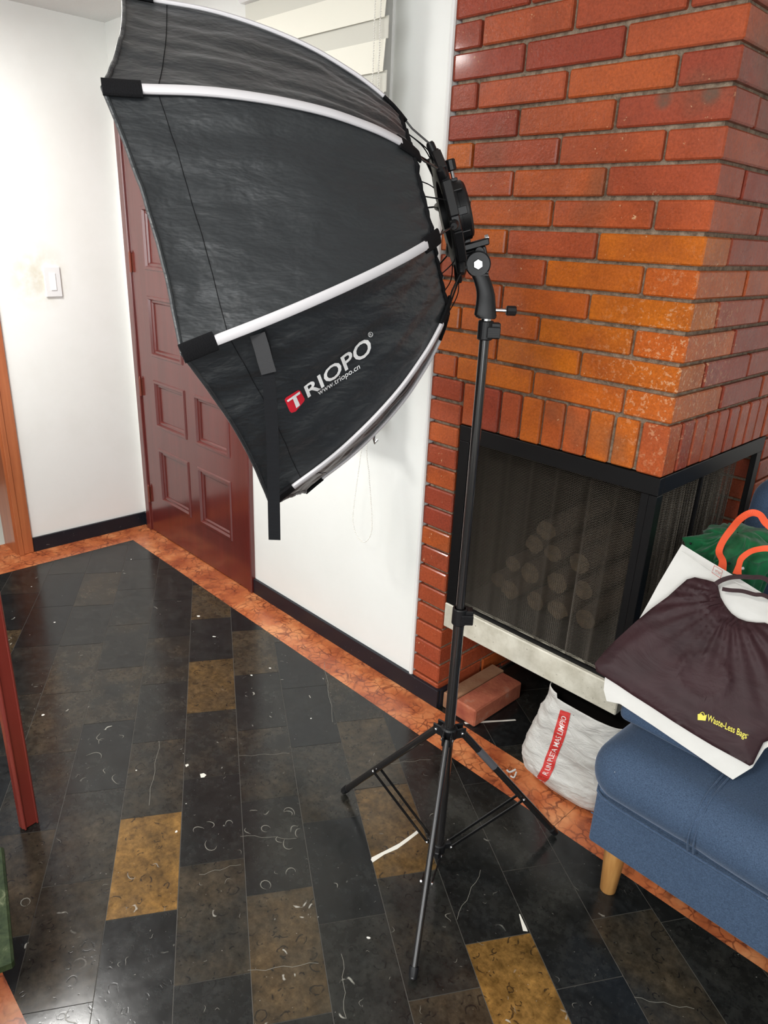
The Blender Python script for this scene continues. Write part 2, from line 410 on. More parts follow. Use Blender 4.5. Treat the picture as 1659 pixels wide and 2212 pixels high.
# softbox
M = Mat('black_nylon', (0.019, 0.0215, 0.024), 0.43); v = M.coord()
M.p.inputs['Sheen Weight'].default_value = 0.14; M.p.inputs['Sheen Roughness'].default_value = 0.35
M.p.inputs['Specular IOR Level'].default_value = 0.6
v2 = M.coord('Object', (1, 1, 2.2))
h1 = M.noise(M.coord('Object', (1.2, 1.2, 3.0), (0.35, 0.3, 0)), 8, 4, 0.55, 0.15); b1 = M.bump(h1, 0.55, 0.018)
M.bump(M.noise(M.coord('Object', (1, 1, 1)), 420, 2), 0.15, 0.0006, b1)
m_nylon = M.m
M = Mat('velcro', (0.005, 0.005, 0.006), 0.9); M.p.inputs['Specular IOR Level'].default_value = 0.2; v = M.coord(); M.bump(M.noise(v, 500, 2), 0.8, 0.001); m_velcro = M.m
M = Mat('reflective_piping', (0.66, 0.64, 0.66), 0.5); v = M.coord(); M.bump(M.noise(v, 600, 2), 0.2, 0.0006); m_piping = M.m
m_webbing = Mat('black_webbing', (0.006, 0.0065, 0.008), 0.85, **{'Specular IOR Level': 0.2})
wv = m_webbing.n('ShaderNodeTexWave'); wv.bands_direction = 'Z'; wv.inputs['Scale'].default_value = 160
m_webbing.l(m_webbing.coord(), wv.inputs['Vector']); m_webbing.bump(wv.outputs['Fac'], 0.15, 0.0005); m_webbing = m_webbing.m
m_plastic = Mat('black_plastic', (0.008, 0.008, 0.009), 0.40, **{'Specular IOR Level': 0.35}).m
m_alu = Mat('black_anodised_tube', (0.014, 0.013, 0.013), 0.22, 0.0, **{'Coat Weight': 0.5, 'Coat Roughness': 0.08}).m
m_chrome = Mat('chrome', (0.55, 0.55, 0.56), 0.2, 1.0).m
m_white = Mat('white_print', (0.85, 0.85, 0.85), 0.5).m
m_red = Mat('red_print', (0.68, 0.015, 0.035), 0.5).m
m_diff = Mat('white_diffuser', (0.8, 0.8, 0.8), 0.8).m
m_sticker = Mat('grey_sticker', (0.10, 0.10, 0.11), 0.3).m
# sofa
M = Mat('blue_sofa_fabric', (0.045, 0.085, 0.155), 0.85); v = M.coord()
cc = M.ramp(M.noise(v, 380, 3, 0.7), [(0.3, (0.020, 0.040, 0.080)), (0.7, (0.060, 0.102, 0.175))])
lint = M.ramp(M.noise(v, 95, 1), [(0.82, 0.0), (0.83, 0.7)])
M.col(M.mix(lint, cc, (0.35, 0.37, 0.40)))
M.p.inputs['Sheen Weight'].default_value = 0.35; M.p.inputs['Sheen Roughness'].default_value = 0.35
M.p.inputs['Sheen Tint'].default_value = (0.6, 0.7, 0.9, 1)
M.bump(M.noise(v, 500, 2), 0.4, 0.0012); m_sofa = M.m
# bags
def cloth(name, c0, c1, rough, bs, bd, scale=(6, 6, 6), sheen=0.1, weave=0.0):
    M = Mat(name, c0, rough); v = M.coord('Object', scale)
    M.col(M.mix(M.ramp(M.noise(v, 1.5, 3), [(0.35, 0.0), (0.65, 1.0)]), c0, c1))
    M.p.inputs['Sheen Weight'].default_value = sheen; M.p.inputs['Specular IOR Level'].default_value = 0.35
    M.bump(M.noise(v, 1.6, 5, 0.62, 0.8), bs, bd); return M.m
m_brown = cloth('plum_brown_nylon', (0.034, 0.011, 0.014), (0.023, 0.008, 0.010), 0.6, 0.35, 0.010, (5, 5, 9), 0.0)
m_tote = cloth('white_nonwoven', (0.70, 0.69, 0.66), (0.64, 0.63, 0.60), 0.8, 0.25, 0.006, (8, 8, 8))
m_orange = Mat('orange_webbing', (0.85, 0.10, 0.03), 0.7).m
m_green = cloth('green_umbrella_nylon', (0.008, 0.15, 0.05), (0.005, 0.09, 0.03), 0.4, 0.4, 0.006, (20, 20, 20), 0.2)
m_sack = cloth('woven_white_sack', (0.60, 0.59, 0.56), (0.52, 0.51, 0.48), 0.42, 0.8, 0.010, (9, 9, 22), 0.0)
m_yellow = Mat('yellow_print', (0.75, 0.66, 0.08), 0.5).m
m_sackred = Mat('sack_red_print', (0.55, 0.035, 0.03), 0.5).m
m_sackwhite = Mat('sack_white_print', (0.80, 0.72, 0.70), 0.5).m

# ------------------------------------------------------------------ room shell
YW = 1.60; XL = -3.43; ZC = 2.29
XB0, XB1 = -1.440, -0.694           # brick mass
def struct(mb, name, mat, smooth=False, tone=False):
    o = mb.build(name, mat, smooth=smooth, tone=tone); o['kind'] = 'structure'; return o
struct(MB().box(XL - .2, XB0, YW, YW + .15, 0, ZC), 'wall_back', m_wall)
wl = MB(); wl.box(XL - .17, XL, 0.985, YW, 0, ZC); wl.box(XL - .17, XL, 0.08, 0.985, 2.05, ZC); wl.box(XL - .17, XL, -2.4, 0.08, 0, ZC)
struct(wl, 'wall_left', m_wall_l)
struct(MB().box(-3.6, 1.9, -2.4, -2.25, 0, ZC), 'wall_front', m_wall)
struct(MB().box(1.75, 1.9, -2.25, 2.65, 0, ZC), 'wall_right', m_wall)
struct(MB().box(XB1 - .3, 1.75, 2.52, 2.65, 0, ZC), 'wall_alcove', m_wall)
struct(MB().box(-3.6, 1.9, -2.4, 2.65, ZC, ZC + .1), 'ceiling', m_ceil)
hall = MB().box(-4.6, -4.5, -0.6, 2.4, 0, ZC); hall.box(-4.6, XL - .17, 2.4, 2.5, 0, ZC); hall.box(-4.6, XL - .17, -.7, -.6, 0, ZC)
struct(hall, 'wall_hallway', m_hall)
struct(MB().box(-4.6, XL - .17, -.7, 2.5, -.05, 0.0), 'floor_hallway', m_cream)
struct(MB().tube([(XB0 - .004, YW - .002, .07), (XB0 - .004, YW - .002, ZC)], 0.0075, 8), 'trim_1', m_bead)
# floor: base + tiles
flo = MB().box(XL - .17, 1.9, -2.4, 2.65, -.05, -.0012)
struct(flo, 'floor', m_grout)
e = math.radians(-31.0); DX = Vector((math.cos(e), math.sin(e))); DW = Vector((-math.sin(e), math.cos(e)))
def clip(poly, nx, ny, d):
    out = []
    for i in range(len(poly)):
        p, q = poly[i], poly[(i + 1) % len(poly)]
        a_, b_ = p[0] * nx + p[1] * ny - d, q[0] * nx + q[1] * ny - d
        if a_ <= 0: out.append(p)
        if a_ * b_ < 0:
            t = a_ / (a_ - b_); out.append((p[0] + (q[0] - p[0]) * t, p[1] + (q[1] - p[1]) * t))
    return out
PITCH = 0.160; L = 0.3125; W0 = 0.02
offs = {-4: -1.922, -3: -1.424, -2: -1.302, -1: -1.113, 0: -1.308, 1: -1.20, 2: -1.299, 3: -1.087, 4: -1.262, 5: -1.091}
special = {}
def tile_of(px, py):
    P = fz(px, py, 0).xy; s_ = P.dot(DX); w_ = P.dot(DW); i = math.floor((w_ - W0) / PITCH)
    o_ = offs.get(i, (i * 0.137) % L); j = math.floor((s_ - o_) / L); return (i, j)
for (px, py, t) in [(305, 1850, .92), (305, 1930, .92), (600, 2000, .50), (870, 1740, .62), (850, 1860, .66), (1110, 2120, .93), (1370, 2080, .50), (800, 1600, .42), (430, 1330, .60),
                    (490, 1480, .62), (60, 1920, .42), (130, 2040, .36), (520, 1370, .42), (480, 1300, .5), (190, 1240, .36), (210, 1400, .33), (560, 1640, .30), (270, 1740, .33),
                    (40, 1550, .3), (1010, 2200, .40), (1490, 2200, .36), (900, 1650, .2), (20, 1390, .5), (120, 1660, .26)]:
    special[tile_of(px, py)] = t
regions = [[(1, 0, 1.75), (-1, 0, 3.265), (0, 1, 1.443), (0, -1, -0.20)], [(1, 0, 1.75), (-1, 0, 1.318), (0, 1, 2.5), (0, -1, -1.590)],
           [(1, 0, 1.75), (-1, 0, 3.43), (0, 1, 0.05), (0, -1, 2.25)]]
tl = MB(); rnd = random.Random(3)
for i in range(-24, 24):
    o_ = offs.get(i, (i * 0.137) % L)
    for j in range(-14, 16):
        t = special.get((i, j), rnd.choice([.02, .05, .1, .12, .16, .2, .08, .04, .28, .34, .24]))
        g = 0.0009
        s0, s1 = o_ + j * L + g, o_ + (j + 1) * L - g; w0, w1 = W0 + i * PITCH + g, W0 + (i + 1) * PITCH - g
        P = [tuple(DX * s_ + DW * w_) for s_, w_ in ((s0, w0), (s1, w0), (s1, w1), (s0, w1))]
        for reg in regions:
            q = P
            for (nx, ny, d_) in reg:
                if len(q) > 2: q = clip(q, nx, ny, d_)
            if len(q) > 2: tl.add([(x, y, 0) for x, y in q], [list(range(len(q)))], t)
ft = tl.build('floor_tiles', m_tile, smooth=False, tone=True, fix=False); ft['kind'] = 'structure'
band = MB()
def bandq(pts): band.add([(x, y, .0002) for x, y in pts], [[0, 1, 2, 3]])
xs = [-3.265, -2.6, -1.9, -1.16, -.74, -.05, .7, 1.75]
for k in range(7): bandq([(xs[k] + .0006, 1.443), (xs[k + 1] - .0006, 1.443), (xs[k + 1] - .0006, 1.590), (xs[k] + .0006 - (.165 if k == 0 else 0), 1.590)])
bandq([(-3.43, .35), (-3.265, .35), (-3.265, 1.443), (-3.43, 1.590)])
bandq([(-3.43, -.4), (-3.265, -.4), (-3.265, .3488), (-3.43, .3488)])
bandq([(-3.6, -.2), (-3.43, -.2), (-3.43, 1.0), (-3.6, 1.0)])
for k in range(4): bandq([(-3.264 + k * 1.25, .05), (-3.2655 + (k + 1) * 1.25, .05), (-3.2655 + (k + 1) * 1.25, .20), (-3.264 + k * 1.25, .20)])
struct(band, 'floor_border', m_rosso)
cal = MB()
def flatpoly(pts, z=.0004): cal.add([fz(x, y, z) for x, y in pts], [list(range(len(pts)))])
flatpoly([(801, 1857), (803, 1852), (835, 1836), (862, 1822), (890, 1802), (905, 1790), (907, 1797), (880, 1818), (858, 1834), (830, 1846), (805, 1863)])
flatpoly([(1121, 1975), (1123, 1974), (1138, 2006), (1140, 2012), (1130, 2011)])
flatpoly([(400, 1652), (406, 1650), (408, 1653), (402, 1657)]); 
flatpoly([(432, 1672), (440, 1670), (446, 1674), (441, 1679), (434, 1680)])
flatpoly([(270, 2181), (283, 2154), (300, 2140), (303, 2148), (296, 2165), (280, 2186), (266, 2191)]) if False else None
flatpoly([(955, 1586), (1080, 1556), (1100, 1549), (1101, 1552), (1080, 1560), (1020, 1575)]) if False else None
cal.add([(-1.20, 1.605, .0004), (-1.19, 1.600, .0004), (-1.09, 1.745, .0004), (-1.096, 1.748, .0004)], [[0, 1, 2, 3]])
struct(cal, 'floor_inlay', m_vein)
fos = MB()
def fossil(cx, cy, r_, a0, a1, w_=.0022):
    c_ = fz(cx, cy, 0); n = 10; vs = []
    for k in range(n + 1):
        t = k / n; an = math.radians(a0 + (a1 - a0) * t); ww = w_ * (.25 + math.sin(math.pi * t)); rr = r_ * (1 + .12 * math.sin(t * 7 + cx))
        for q in (-.5, .5): vs.append((c_.x + math.cos(an) * (rr + q * ww), c_.y + math.sin(an) * (rr + q * ww) * .85, .00045))
    fos.add(vs, [[2 * k, 2 * k + 1, 2 * k + 3, 2 * k + 2] for k in range(n)])
for f_ in [(625, 1755, .017, 10, 230), (622, 1758, .012, 20, 200), (640, 1795, .018, 120, 250), (648, 1800, .015, 130, 300), (575, 1790, .013, 60, 330), (540, 1793, .014, 200, 330), (548, 1757, .013, 90, 200),
           (572, 1752, .012, 300, 420), (625, 1822, .019, 180, 350), (608, 1812, .015, 190, 330), (575, 1912, .014, 0, 320), (628, 1885, .014, 60, 260), (230, 1590, .03, 200, 300), (250, 1596, .025, 60, 120),
           (225, 1604, .02, 150, 260), (200, 1640, .030, 60, 200), (258, 1682, .022, 180, 330), (238, 1665, .02, 200, 280), (720, 1915, .012, 30, 130), (430, 1795, .016, 80, 250), (452, 1782, .013, 0, 180), (455, 1825, .018, 180, 400),
           (495, 1780, .012, 60, 250), (1010, 1990, .05, 200, 235), (55, 1950, .012, 0, 350), (200, 2170, .055, 240, 300), (940, 1770, .02, 60, 200), (285, 1890, .012, 200, 380), (330, 1880, .02, 80, 150)]: fossil(*f_)
rf_ = random.Random(5)
for k in range(70): fossil(rf_.uniform(80, 1300), rf_.uniform(1450, 2200), rf_.uniform(.005, .014), *(lambda a_: (a_, a_ + rf_.uniform(40, 130)))(rf_.uniform(0, 360)), .0009)
def scratch(p, q_, w_=.0012):
    a_ = fz(*p, .0004); b_ = fz(*q_, .0004); d_ = (b_ - a_).normalized(); sd = Vector((-d_.y, d_.x, 0)); n = 8; vs = []
    for k in range(n + 1):
        c_ = a_.lerp(b_, k / n) + sd * .003 * math.sin(k * 1.9 + p[0]); vs += [c_ - sd * w_ / 2, c_ + sd * w_ / 2]
    fos.add(vs, [[2 * k, 2 * k + 1, 2 * k + 3, 2 * k + 2] for k in range(n)])
for p, q_ in [((516, 1633), (625, 1627)), ((535, 2098), (688, 2080)), ((985, 1985), (1040, 1880)), ((520, 1805), (640, 1812)), ((430, 1890), (520, 1866)), ((740, 2060), (745, 2200)), ((345, 1600), (320, 1740)), ((1370, 2155), (1500, 2180)), ((838, 1650), (930, 1640)), ((700, 1430), (720, 1560))]: scratch(p, q_)
fo = fos.build('floor_fossils', Mat('grey_fossil', (0.17, 0.165, 0.14), .35).m, smooth=False, fix=False); fo['kind'] = 'structure'
# baseboards
bb = MB().box(-2.402, -1.310, 1.588, 1.604, 0, .069, bev=.001)
bb.box(-1.318, -1.306, 1.600, 1.66, 0, .068)
struct(bb, 'baseboard_back', m_base)
struct(MB().box(XL, -3.372, 1.588, YW, 0, .071), 'baseboard_corner', m_base)
struct(MB().box(XL, XL + .012, 1.018, 1.588, 0, .071, bev=.001), 'baseboard_left', m_base)
# doorway casing on the left wall
cs = MB()
cs.box(XL - .004, XL + .016, 0.952, 1.014, 0, 2.044, bev=.003); cs.box(XL + .012, XL + .022, 0.948, 0.968, 0, 2.05, bev=.002)
cs.box(XL - .1695, XL - .0005, 0.940, 0.986, 0, 2.019)
cs.box(XL - .004, XL + .016, 0.02, 0.08, 0, 2.044, bev=.003); cs.box(XL - .1695, XL - .0005, 0.06, 0.095, 0, 2.019)
cs.box(XL - .004, XL + .016, 0.02, 1.014, 2.045, 2.11, bev=.003); cs.box(XL - .1695, XL - .0005, 0.06, 0.986, 2.02, 2.052)
struct(cs, 'door_2', m_casing)
# door 1 : mahogany panelled door
fr = MB(); fr.box(-3.374, -3.330, 1.574, YW + .01, 0, 1.989, bev=.004); fr.box(-3.336, -3.318, 1.584, YW + .01, 0, 1.989, bev=.003)
fr.box(-2.436, -2.404, 1.578, YW + .01, 0, 1.989, bev=.004); fr.box(-3.374, -2.404, 1.574, YW + .01, 1.99, 2.04, bev=.004)
door = struct(fr, 'door_1', m_door)
lf = MB(); yf = 1.583
lf.box(-3.316, -2.440, yf + .012, YW + .012, .006, 1.985)
rows = [(.200, .480), (.585, .815), (.925, 1.200), (1.310, 1.575), (1.685, 1.900)]
cols = [(-3.195, -2.905), (-2.825, -2.548)]
lf.box(-3.316, cols[0][0], yf, yf + .014, .006, 1.985); lf.box(cols[0][1], cols[1][0], yf, yf + .014, .006, 1.985); lf.box(cols[1][1], -2.440, yf, yf + .014, .006, 1.985)
zz = [.006] + [q for r_ in rows for q in r_] + [1.985]
for k in range(0, len(zz), 2):
    for cx in cols: lf.box(cx[0], cx[1], yf, yf + .014, zz[k], zz[k + 1])
for (z0, z1) in rows:
    for (x0, x1) in cols:
        prof = [(0.0, -.000), (0.004, -.006), (0.014, -.006), (0.020, .004), (0.028, .004), (0.034, .011)]
        vs = []
        for (i_, dy) in prof: vs += [(x0 + i_, yf + dy, z0 + i_), (x1 - i_, yf + dy, z0 + i_), (x1 - i_, yf + dy, z1 - i_), (x0 + i_, yf + dy, z1 - i_)]
        fs = [[q * 4 + k, q * 4 + (k + 1) % 4, q * 4 + 4 + (k + 1) % 4, q * 4 + 4 + k] for q in range(len(prof) - 1) for k in range(4)]
        lf.add(vs, fs)
leaf = lf.build('door_leaf', m_door, door, smooth=False)
for z in (1.335, .76, .205):
    hg = MB().tube([(-3.319, 1.574, z - .043), (-3.319, 1.574, z + .043)], .0055, 10)
    hg.tube([(-3.319, 1.574, z + .043), (-3.319, 1.574, z + .052)], [.004, .002], 8); hg.box(-3.330, -3.308, 1.579, 1.584, z - .04, z + .04)
    hg.build('hinge', m_brass, door)
MB().lathe((-2.49, yf - .001, .98), (0, -1, 0), [(0, .026), (.006, .024), (.01, .012), (.035, .012), (.045, .026), (.06, .026), (.066, .015)], 20).build('door_knob', m_brass, door)
# window and blind
wn = MB(); wn.box(-2.23, -1.66, 1.592, 1.602, .92, 2.16, bev=.002)
win = struct(wn, 'window_1', m_bead)
MB().box(-2.19, -1.70, 1.590, 1.593, .96, 2.12).build('window_pane', m_glass, win)
bl = thing('window_blind', 'cream zebra roller blind with bead chain hanging beside the brick fireplace', 'blind', (-1.93, 1.52, .86))
sl = MB(); sh = MB()
nb = 10; z = 2.031 + .1235
zs = [2.031 + .1235 - .1235 * k for k in range(nb)]
for k, zt in enumerate(zs):
    # sheer strip (lip's shadow put into its darker colour) directly below each lip, then the opaque folded slat
    z0 = zt - .047; z1 = zt - .1235
    sh.box(-2.262, -1.603, 1.522, 1.5235, z0, zt + .004)
    y0, y1 = 1.521, 1.514
    sl.add([(-2.258, y0, z0), (-1.611, y0, z0), (-1.611, y1, z1), (-2.258, y1, z1), (-2.258, y0 + .0015, z0), (-1.611, y0 + .0015, z0), (-1.611, y1 + .0015, z1), (-2.258, y1 + .0015, z1)],
           [[0, 1, 2, 3], [7, 6, 5, 4], [0, 4, 5, 1], [3, 2, 6, 7], [1, 5, 6, 2], [0, 3, 7, 4]])
sl.build('slat_fabric', m_blind, bl, smooth=False); sh.build('sheer_fabric', m_blind2, bl, smooth=False)
MB().box(-2.275, -1.595, 1.50, 1.598, 2.16, 2.235, bev=.006).build('head_rail', m_plastic_w, bl)
MB().box(-2.262, -1.603, 1.510, 1.530, .926, .946, bev=.004).build('bottom_rail', m_plastic_w, bl)
def ico(mb, c_, r):
    t = (1 + 5 ** .5) / 2; q = [(-1, t, 0), (1, t, 0), (-1, -t, 0), (1, -t, 0), (0, -1, t), (0, 1, t), (0, -1, -t), (0, 1, -t), (t, 0, -1), (t, 0, 1), (-t, 0, -1), (-t, 0, 1)]
    f = [(0, 11, 5), (0, 5, 1), (0, 1, 7), (0, 7, 10), (0, 10, 11), (1, 5, 9), (5, 11, 4), (11, 10, 2), (10, 7, 6), (7, 1, 8), (3, 9, 4), (3, 4, 2), (3, 2, 6), (3, 6, 8), (3, 8, 9), (4, 9, 5), (2, 4, 11), (6, 2, 10), (8, 6, 7), (9, 8, 1)]
    mb.add([Vector(c_) + Vector(p).normalized() * r for p in q], f)
def beads(mb, path, step=.0058, r=.0026):
    acc = 0; last = None; path = [Vector(p) for p in path]
    for i in range(len(path) - 1):
        seg = path[i + 1] - path[i]; Ls = seg.length; t = acc
        while t < Ls: ico(mb, path[i] + seg * (t / Ls), r); t += step
        acc = t - Ls
ch = MB()
chp = [(-1.640, 1.506, 2.16), (-1.640, 1.506, 1.5), (-1.634, 1.505, .92), (-1.640, 1.505, .84), (-1.668, 1.505, .64), (-1.664, 1.505, .58), (-1.640, 1.505, .545), (-1.606, 1.505, .542), (-1.579, 1.505, .58), (-1.577, 1.505, .64), (-1.598, 1.505, .78), (-1.616, 1.505, .92), (-1.618, 1.506, 1.5), (-1.618, 1.506, 2.16)]
beads(ch, spline([fy(0, 0, 1) * 0 + Vector(p) for p in chp], 10))
ch.build('bead_chain', m_beads, bl, fix=False)
ck = MB().tube([(-1.585, 1.513, .93), (-1.587, 1.510, .90), (-1.590, 1.517, .885), (-1.588, 1.528, .895)], .004, 8)
ck.build('chain_hook', m_chrome, bl)

# ------------------------------------------------------------------ light switch
sw = thing('light_switch', 'white light switch on the stained wall left of the mahogany door', 'switch', (XL + .001, 1.256, 1.245))
MB().box(XL + .0005, XL + .009, 1.220, 1.292, 1.180, 1.310, bev=.003).build('switch_plate', m_plastic_w, sw)
MB().box(XL + .007, XL + .0125, 1.243, 1.269, 1.208, 1.282, bev=.002).build('rocker', m_rocker, sw)

# ------------------------------------------------------------------ fireplace
fp = thing('fireplace', 'varnished red brick corner fireplace with black framed mesh screen and pale stone hearth', 'fireplace', (-1.06, 1.9, 0))
P = 0.0688; G = 0.0095
bk = MB(); rb = random.Random(11)
def brick(x0, x1, y0, y1, z0, z1, warm=None):
    j = lambda s_=.0012: rb.uniform(-s_, s_)
    t = rb.random() if warm is None else max(0, min(1, rb.gauss(warm, .22)))
    bk.box(x0 + j(), x1 + j(), y0 + j(.0015), y1 + j(.0015), z0 + j(), z1 + j(), t, bev=.0035)
ZS = 1.123
course = 0; z = ZS
while z < ZC - .01:
    z1 = min(z + P - G, ZC - .005); A = course % 2 == 1
    wz = .8 - .55 * min(1, (z - 1.1) / .75)  # redder towards the top: tint of the lighting painted into the bricks
    if A:
        xs_ = [XB0, -1.209, -.946, XB1 + G]; ys = [1.738, 2.005, 2.27, 2.52]
    else:
        xs_ = [XB0, -1.345, -1.081, -.817, XB1 + G]; ys = [1.869, 2.135, 2.40, 2.52]
    for k in range(len(xs_) - 1):
        last = k == len(xs_) - 2
        brick(xs_[k], xs_[k + 1] - G, YW, (ys[0] - G) if last else YW + .11, z, z1, wz if k > 0 or z < 1.5 else wz - .1)
    for k in range(len(ys) - 1): brick(XB1 - .11, XB1, ys[k], ys[k + 1] - G, z, z1, .2)  # side face redder, its lighting tint also put into the tone
    z += P; course += 1
for k in range(9):      # soldier course
    x0 = -1.3135 + k * .0689
    brick(x0, XB1 if k == 8 else x0 + .0689 - G, YW, YW + .065 if k == 8 else YW + .11, .993, ZS - G, .55)
yy = 1.6755
while yy < 2.27: brick(XB1 - .11, XB1, yy, yy + .0689 - G, .993, ZS - G, .15); yy += .0689
z = ZS - P; k = 0
while z > -.05:         # left pier (headers) and far pier
    z0 = max(z, .0)
    brick(XB0, -1.3225, YW, YW + (.235 if k % 2 else .11), z0, z + P - G, .25)
    y_ = YW + (.235 if k % 2 else .11) + G
    while y_ < 2.5: brick(-1.43, -1.3215, y_, min(y_ + .24, 2.5), z0, z + P - G, .1); y_ += .24 + G
    brick(XB1 - .11, XB1, 2.275, 2.275 + (.12 if k % 2 else .235), z0, z + P - G, .15)
    if k % 2: brick(XB1 - .11, XB1, 2.405, 2.51, z0, z + P - G, .15)
    z -= P; k += 1
bwork = bk.build('brickwork', m_brick, fp, smooth=False, tone=True, fix=False)
mt = MB(); q = .013
mt.box(XB0 + q, XB1 - q, YW + q, 2.5, .9925, ZC); mt.box(XB0 + q, -1.329, YW + q, 2.5, 0, .9925)
mt.box(-1.329, XB1 - q, 2.282, 2.5, 0, .9925)
mt.build('mortar', m_mortar, fp, smooth=False)
MB().box(-1.3195, XB1 - .12, 2.262, 2.28, 0, .99).build('firebox_back', m_dark, fp, smooth=False)
MB().box(-1.3165, -1.312, YW + .03, 2.262, .403, .99).build('dark_lining', m_dark, fp, smooth=False)  # thin dark sheet over the inner side of the pier
MB().box(-1.312, -.73, YW + .05, 2.262, .402, .4035).build('dark_floor_sheet', Mat('matte_dark_brown', (.03, .027, .023), .9).m, fp, smooth=False)  # thin dark sheet over the slab inside the firebox
MB().box(-1.312, -.73, YW + .04, 2.262, .985, .992).build('firebox_ceiling', m_dark, fp, smooth=False)
MB().box(-1.3185, XB1 - .002, YW - .001, 2.274, .316, .402, bev=.003).build('hearth_slab', m_slab, fp, smooth=False)
sf = MB(); F0, F1 = .402, .990
sf.box(-1.3165, -1.280, 1.6025, 1.6245, F0, .9445, bev=.0015); sf.box(-1.3165, -.695, 1.601, 1.625, .945, F1, bev=.0015)
sf.box(-.738, -.7165, 1.6035, 1.618, F0, .9445, bev=.0015); sf.box(-.7163, -.695, 1.600, 1.632, F0, .9442, bev=.0015)
sf.box(-.712, -.6952, 1.6255, 2.272, .9452, F1, bev=.0015); sf.box(-.7118, -.696, 2.232, 2.2715, F0, .945, bev=.0015)
sf.box(-.712, -.704, 1.876, 1.884, F0, .95)
sf.box(-1.30, -.70, 1.612, 1.618, F0, .414)
sf.build('screen_frame', m_steel, fp, smooth=False)
def curtain(fn, n, rows_, r=.0009):
    m = MB(); vs = []; fs = []
    for j in range(rows_):
        base = len(vs)
        for i in range(n + 1):
            p, up = fn(i, j)
            p = Vector(p); zz_ = .0013 * (1 if i % 2 else -1)
            for dy, dz in ((r, 0), (0, r), (-r, 0), (0, -r)): vs.append(p + Vector((up[0] * dy, up[1] * dy, dz + zz_)))
        for i in range(n):
            for q_ in range(4): fs.append([base + i * 4 + q_, base + i * 4 + (q_ + 1) % 4, base + i * 4 + 4 + (q_ + 1) % 4, base + i * 4 + 4 + q_])
    m.add(vs, fs); return m
def front_c(i, j):
    u = i / 200; x = -1.285 + .545 * (u + .010 * math.sin(u * 40)); z = .942 - j * .0046
    am = .0012 + .014 * max(0, u - .35) * (0.4 + j / 118)
    y = 1.636 + am * math.sin(u * 46 + 2 * math.sin(u * 9) + j * .004) + .0012 * math.sin(u * 90)
    z -= .010 * u * 0 + .004 * math.sin(u * 23) * (j / 118)
    return (x, y, z), (0, 1)
curtain(front_c, 200, 118).build('mesh_curtain', m_wire, fp, smooth=False, fix=False)
def side_c(i, j):
    u = i / 220; y = 1.636 + .50 * u; z = .942 - j * .0046
    x = -.722 + .012 * math.sin(u * 60 + j * .006 + 2 * math.sin(u * 7)) + .004 * math.sin(u * 131)
    return (x, y, z), (1, 0)
curtain(side_c, 220, 118).build('mesh_curtain', m_wire, fp, smooth=False, fix=False)
# logs
def log(p, r, L_, label, tilt=0.0):
    o = thing('firewood_log', label, 'log', p, 'firewood logs stacked behind the mesh screen')
    d_ = Vector((math.sin(tilt), math.cos(tilt), 0)); p = Vector(p)
    mb = MB(); n = 18; rr = [r * (1 + .12 * noise.noise(Vector((k * .7, r * 50, p.x * 9)))) for k in range(n)]
    if int(r * 1e4) % 3 == 0: rr = [q_ * (1.0 if k < 11 else .72) for k, q_ in enumerate(rr)]
    sx = Vector((d_.y, -d_.x, 0)); vs = []
    for h in (0, L_ * .5, L_):
        for k in range(n):
            an = 2 * math.pi * k / n; vs.append(p + d_ * h + (sx * math.cos(an) + Vector((0, 0, 1)) * math.sin(an)) * rr[k])
    fs = [[i * n + k, i * n + (k + 1) % n, (i + 1) * n + (k + 1) % n, (i + 1) * n + k] for i in range(2) for k in range(n)]
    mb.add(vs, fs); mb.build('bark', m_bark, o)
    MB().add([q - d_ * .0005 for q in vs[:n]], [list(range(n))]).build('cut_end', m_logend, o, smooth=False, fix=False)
logs = [((-1.262, 1.80, .437), .030), ((-1.185, 1.76, .442), .036), ((-1.10, 1.78, .436), .031), ((-1.01, 1.77, .441), .036), ((-.93, 1.80, .437), .032),
        ((-1.225, 1.82, .503), .030), ((-1.145, 1.80, .511), .034), ((-1.055, 1.82, .505), .034), ((-.972, 1.84, .506), .031),
        ((-1.18, 1.86, .578), .036), ((-1.095, 1.84, .582), .033), ((-1.01, 1.86, .577), .034), ((-1.13, 1.84, .648), .036)]
words = ['bottom row at the left', 'bottom row, second from left', 'bottom row, middle', 'bottom row, second from right', 'bottom row at the right', 'second row at the left', 'second row, second from left',
         'second row, second from right', 'second row at the right', 'third row at the left', 'third row, middle', 'third row at the right', 'topmost of the stack']
for (p, r), wd in zip(logs, words): log(p, r, .36, 'cut firewood log behind the mesh screen, ' + wd, .05 * math.sin(p[0] * 90))
# loose bricks under the hearth
M = Mat('raw_brick', (0.35, 0.09, 0.045), 0.85); v = M.coord(); M.col(M.ramp(M.noise(v, 20, 5), [(0.3, (0.25, 0.055, 0.03)), (0.6, (0.38, 0.11, 0.055)), (0.8, (0.42, 0.26, 0.20))])); M.bump(M.noise(v, 90, 4), .5, .003); m_raw = M.m
M = Mat('tan_brick', (0.33, 0.17, 0.09), 0.85); v = M.coord(); M.col(M.ramp(M.noise(v, 14, 4), [(0.3, (0.25, 0.11, 0.055)), (0.7, (0.36, 0.20, 0.11))])); M.bump(M.noise(v, 90, 4), .4, .002); m_tan = M.m
tag(MB().box(-1.244, -1.158, 1.606, 1.86, .0005, .066, bev=.005).build('loose_brick', m_raw, smooth=False), 'loose red brick with dusty top on the floor under the hearth slab', 'brick')
tag(MB().box(-1.304, -1.250, 1.612, 1.88, .0005, .060, bev=.003).build('loose_brick', m_tan, smooth=False), 'tan topped loose brick tucked against the brick pier under the hearth', 'brick')

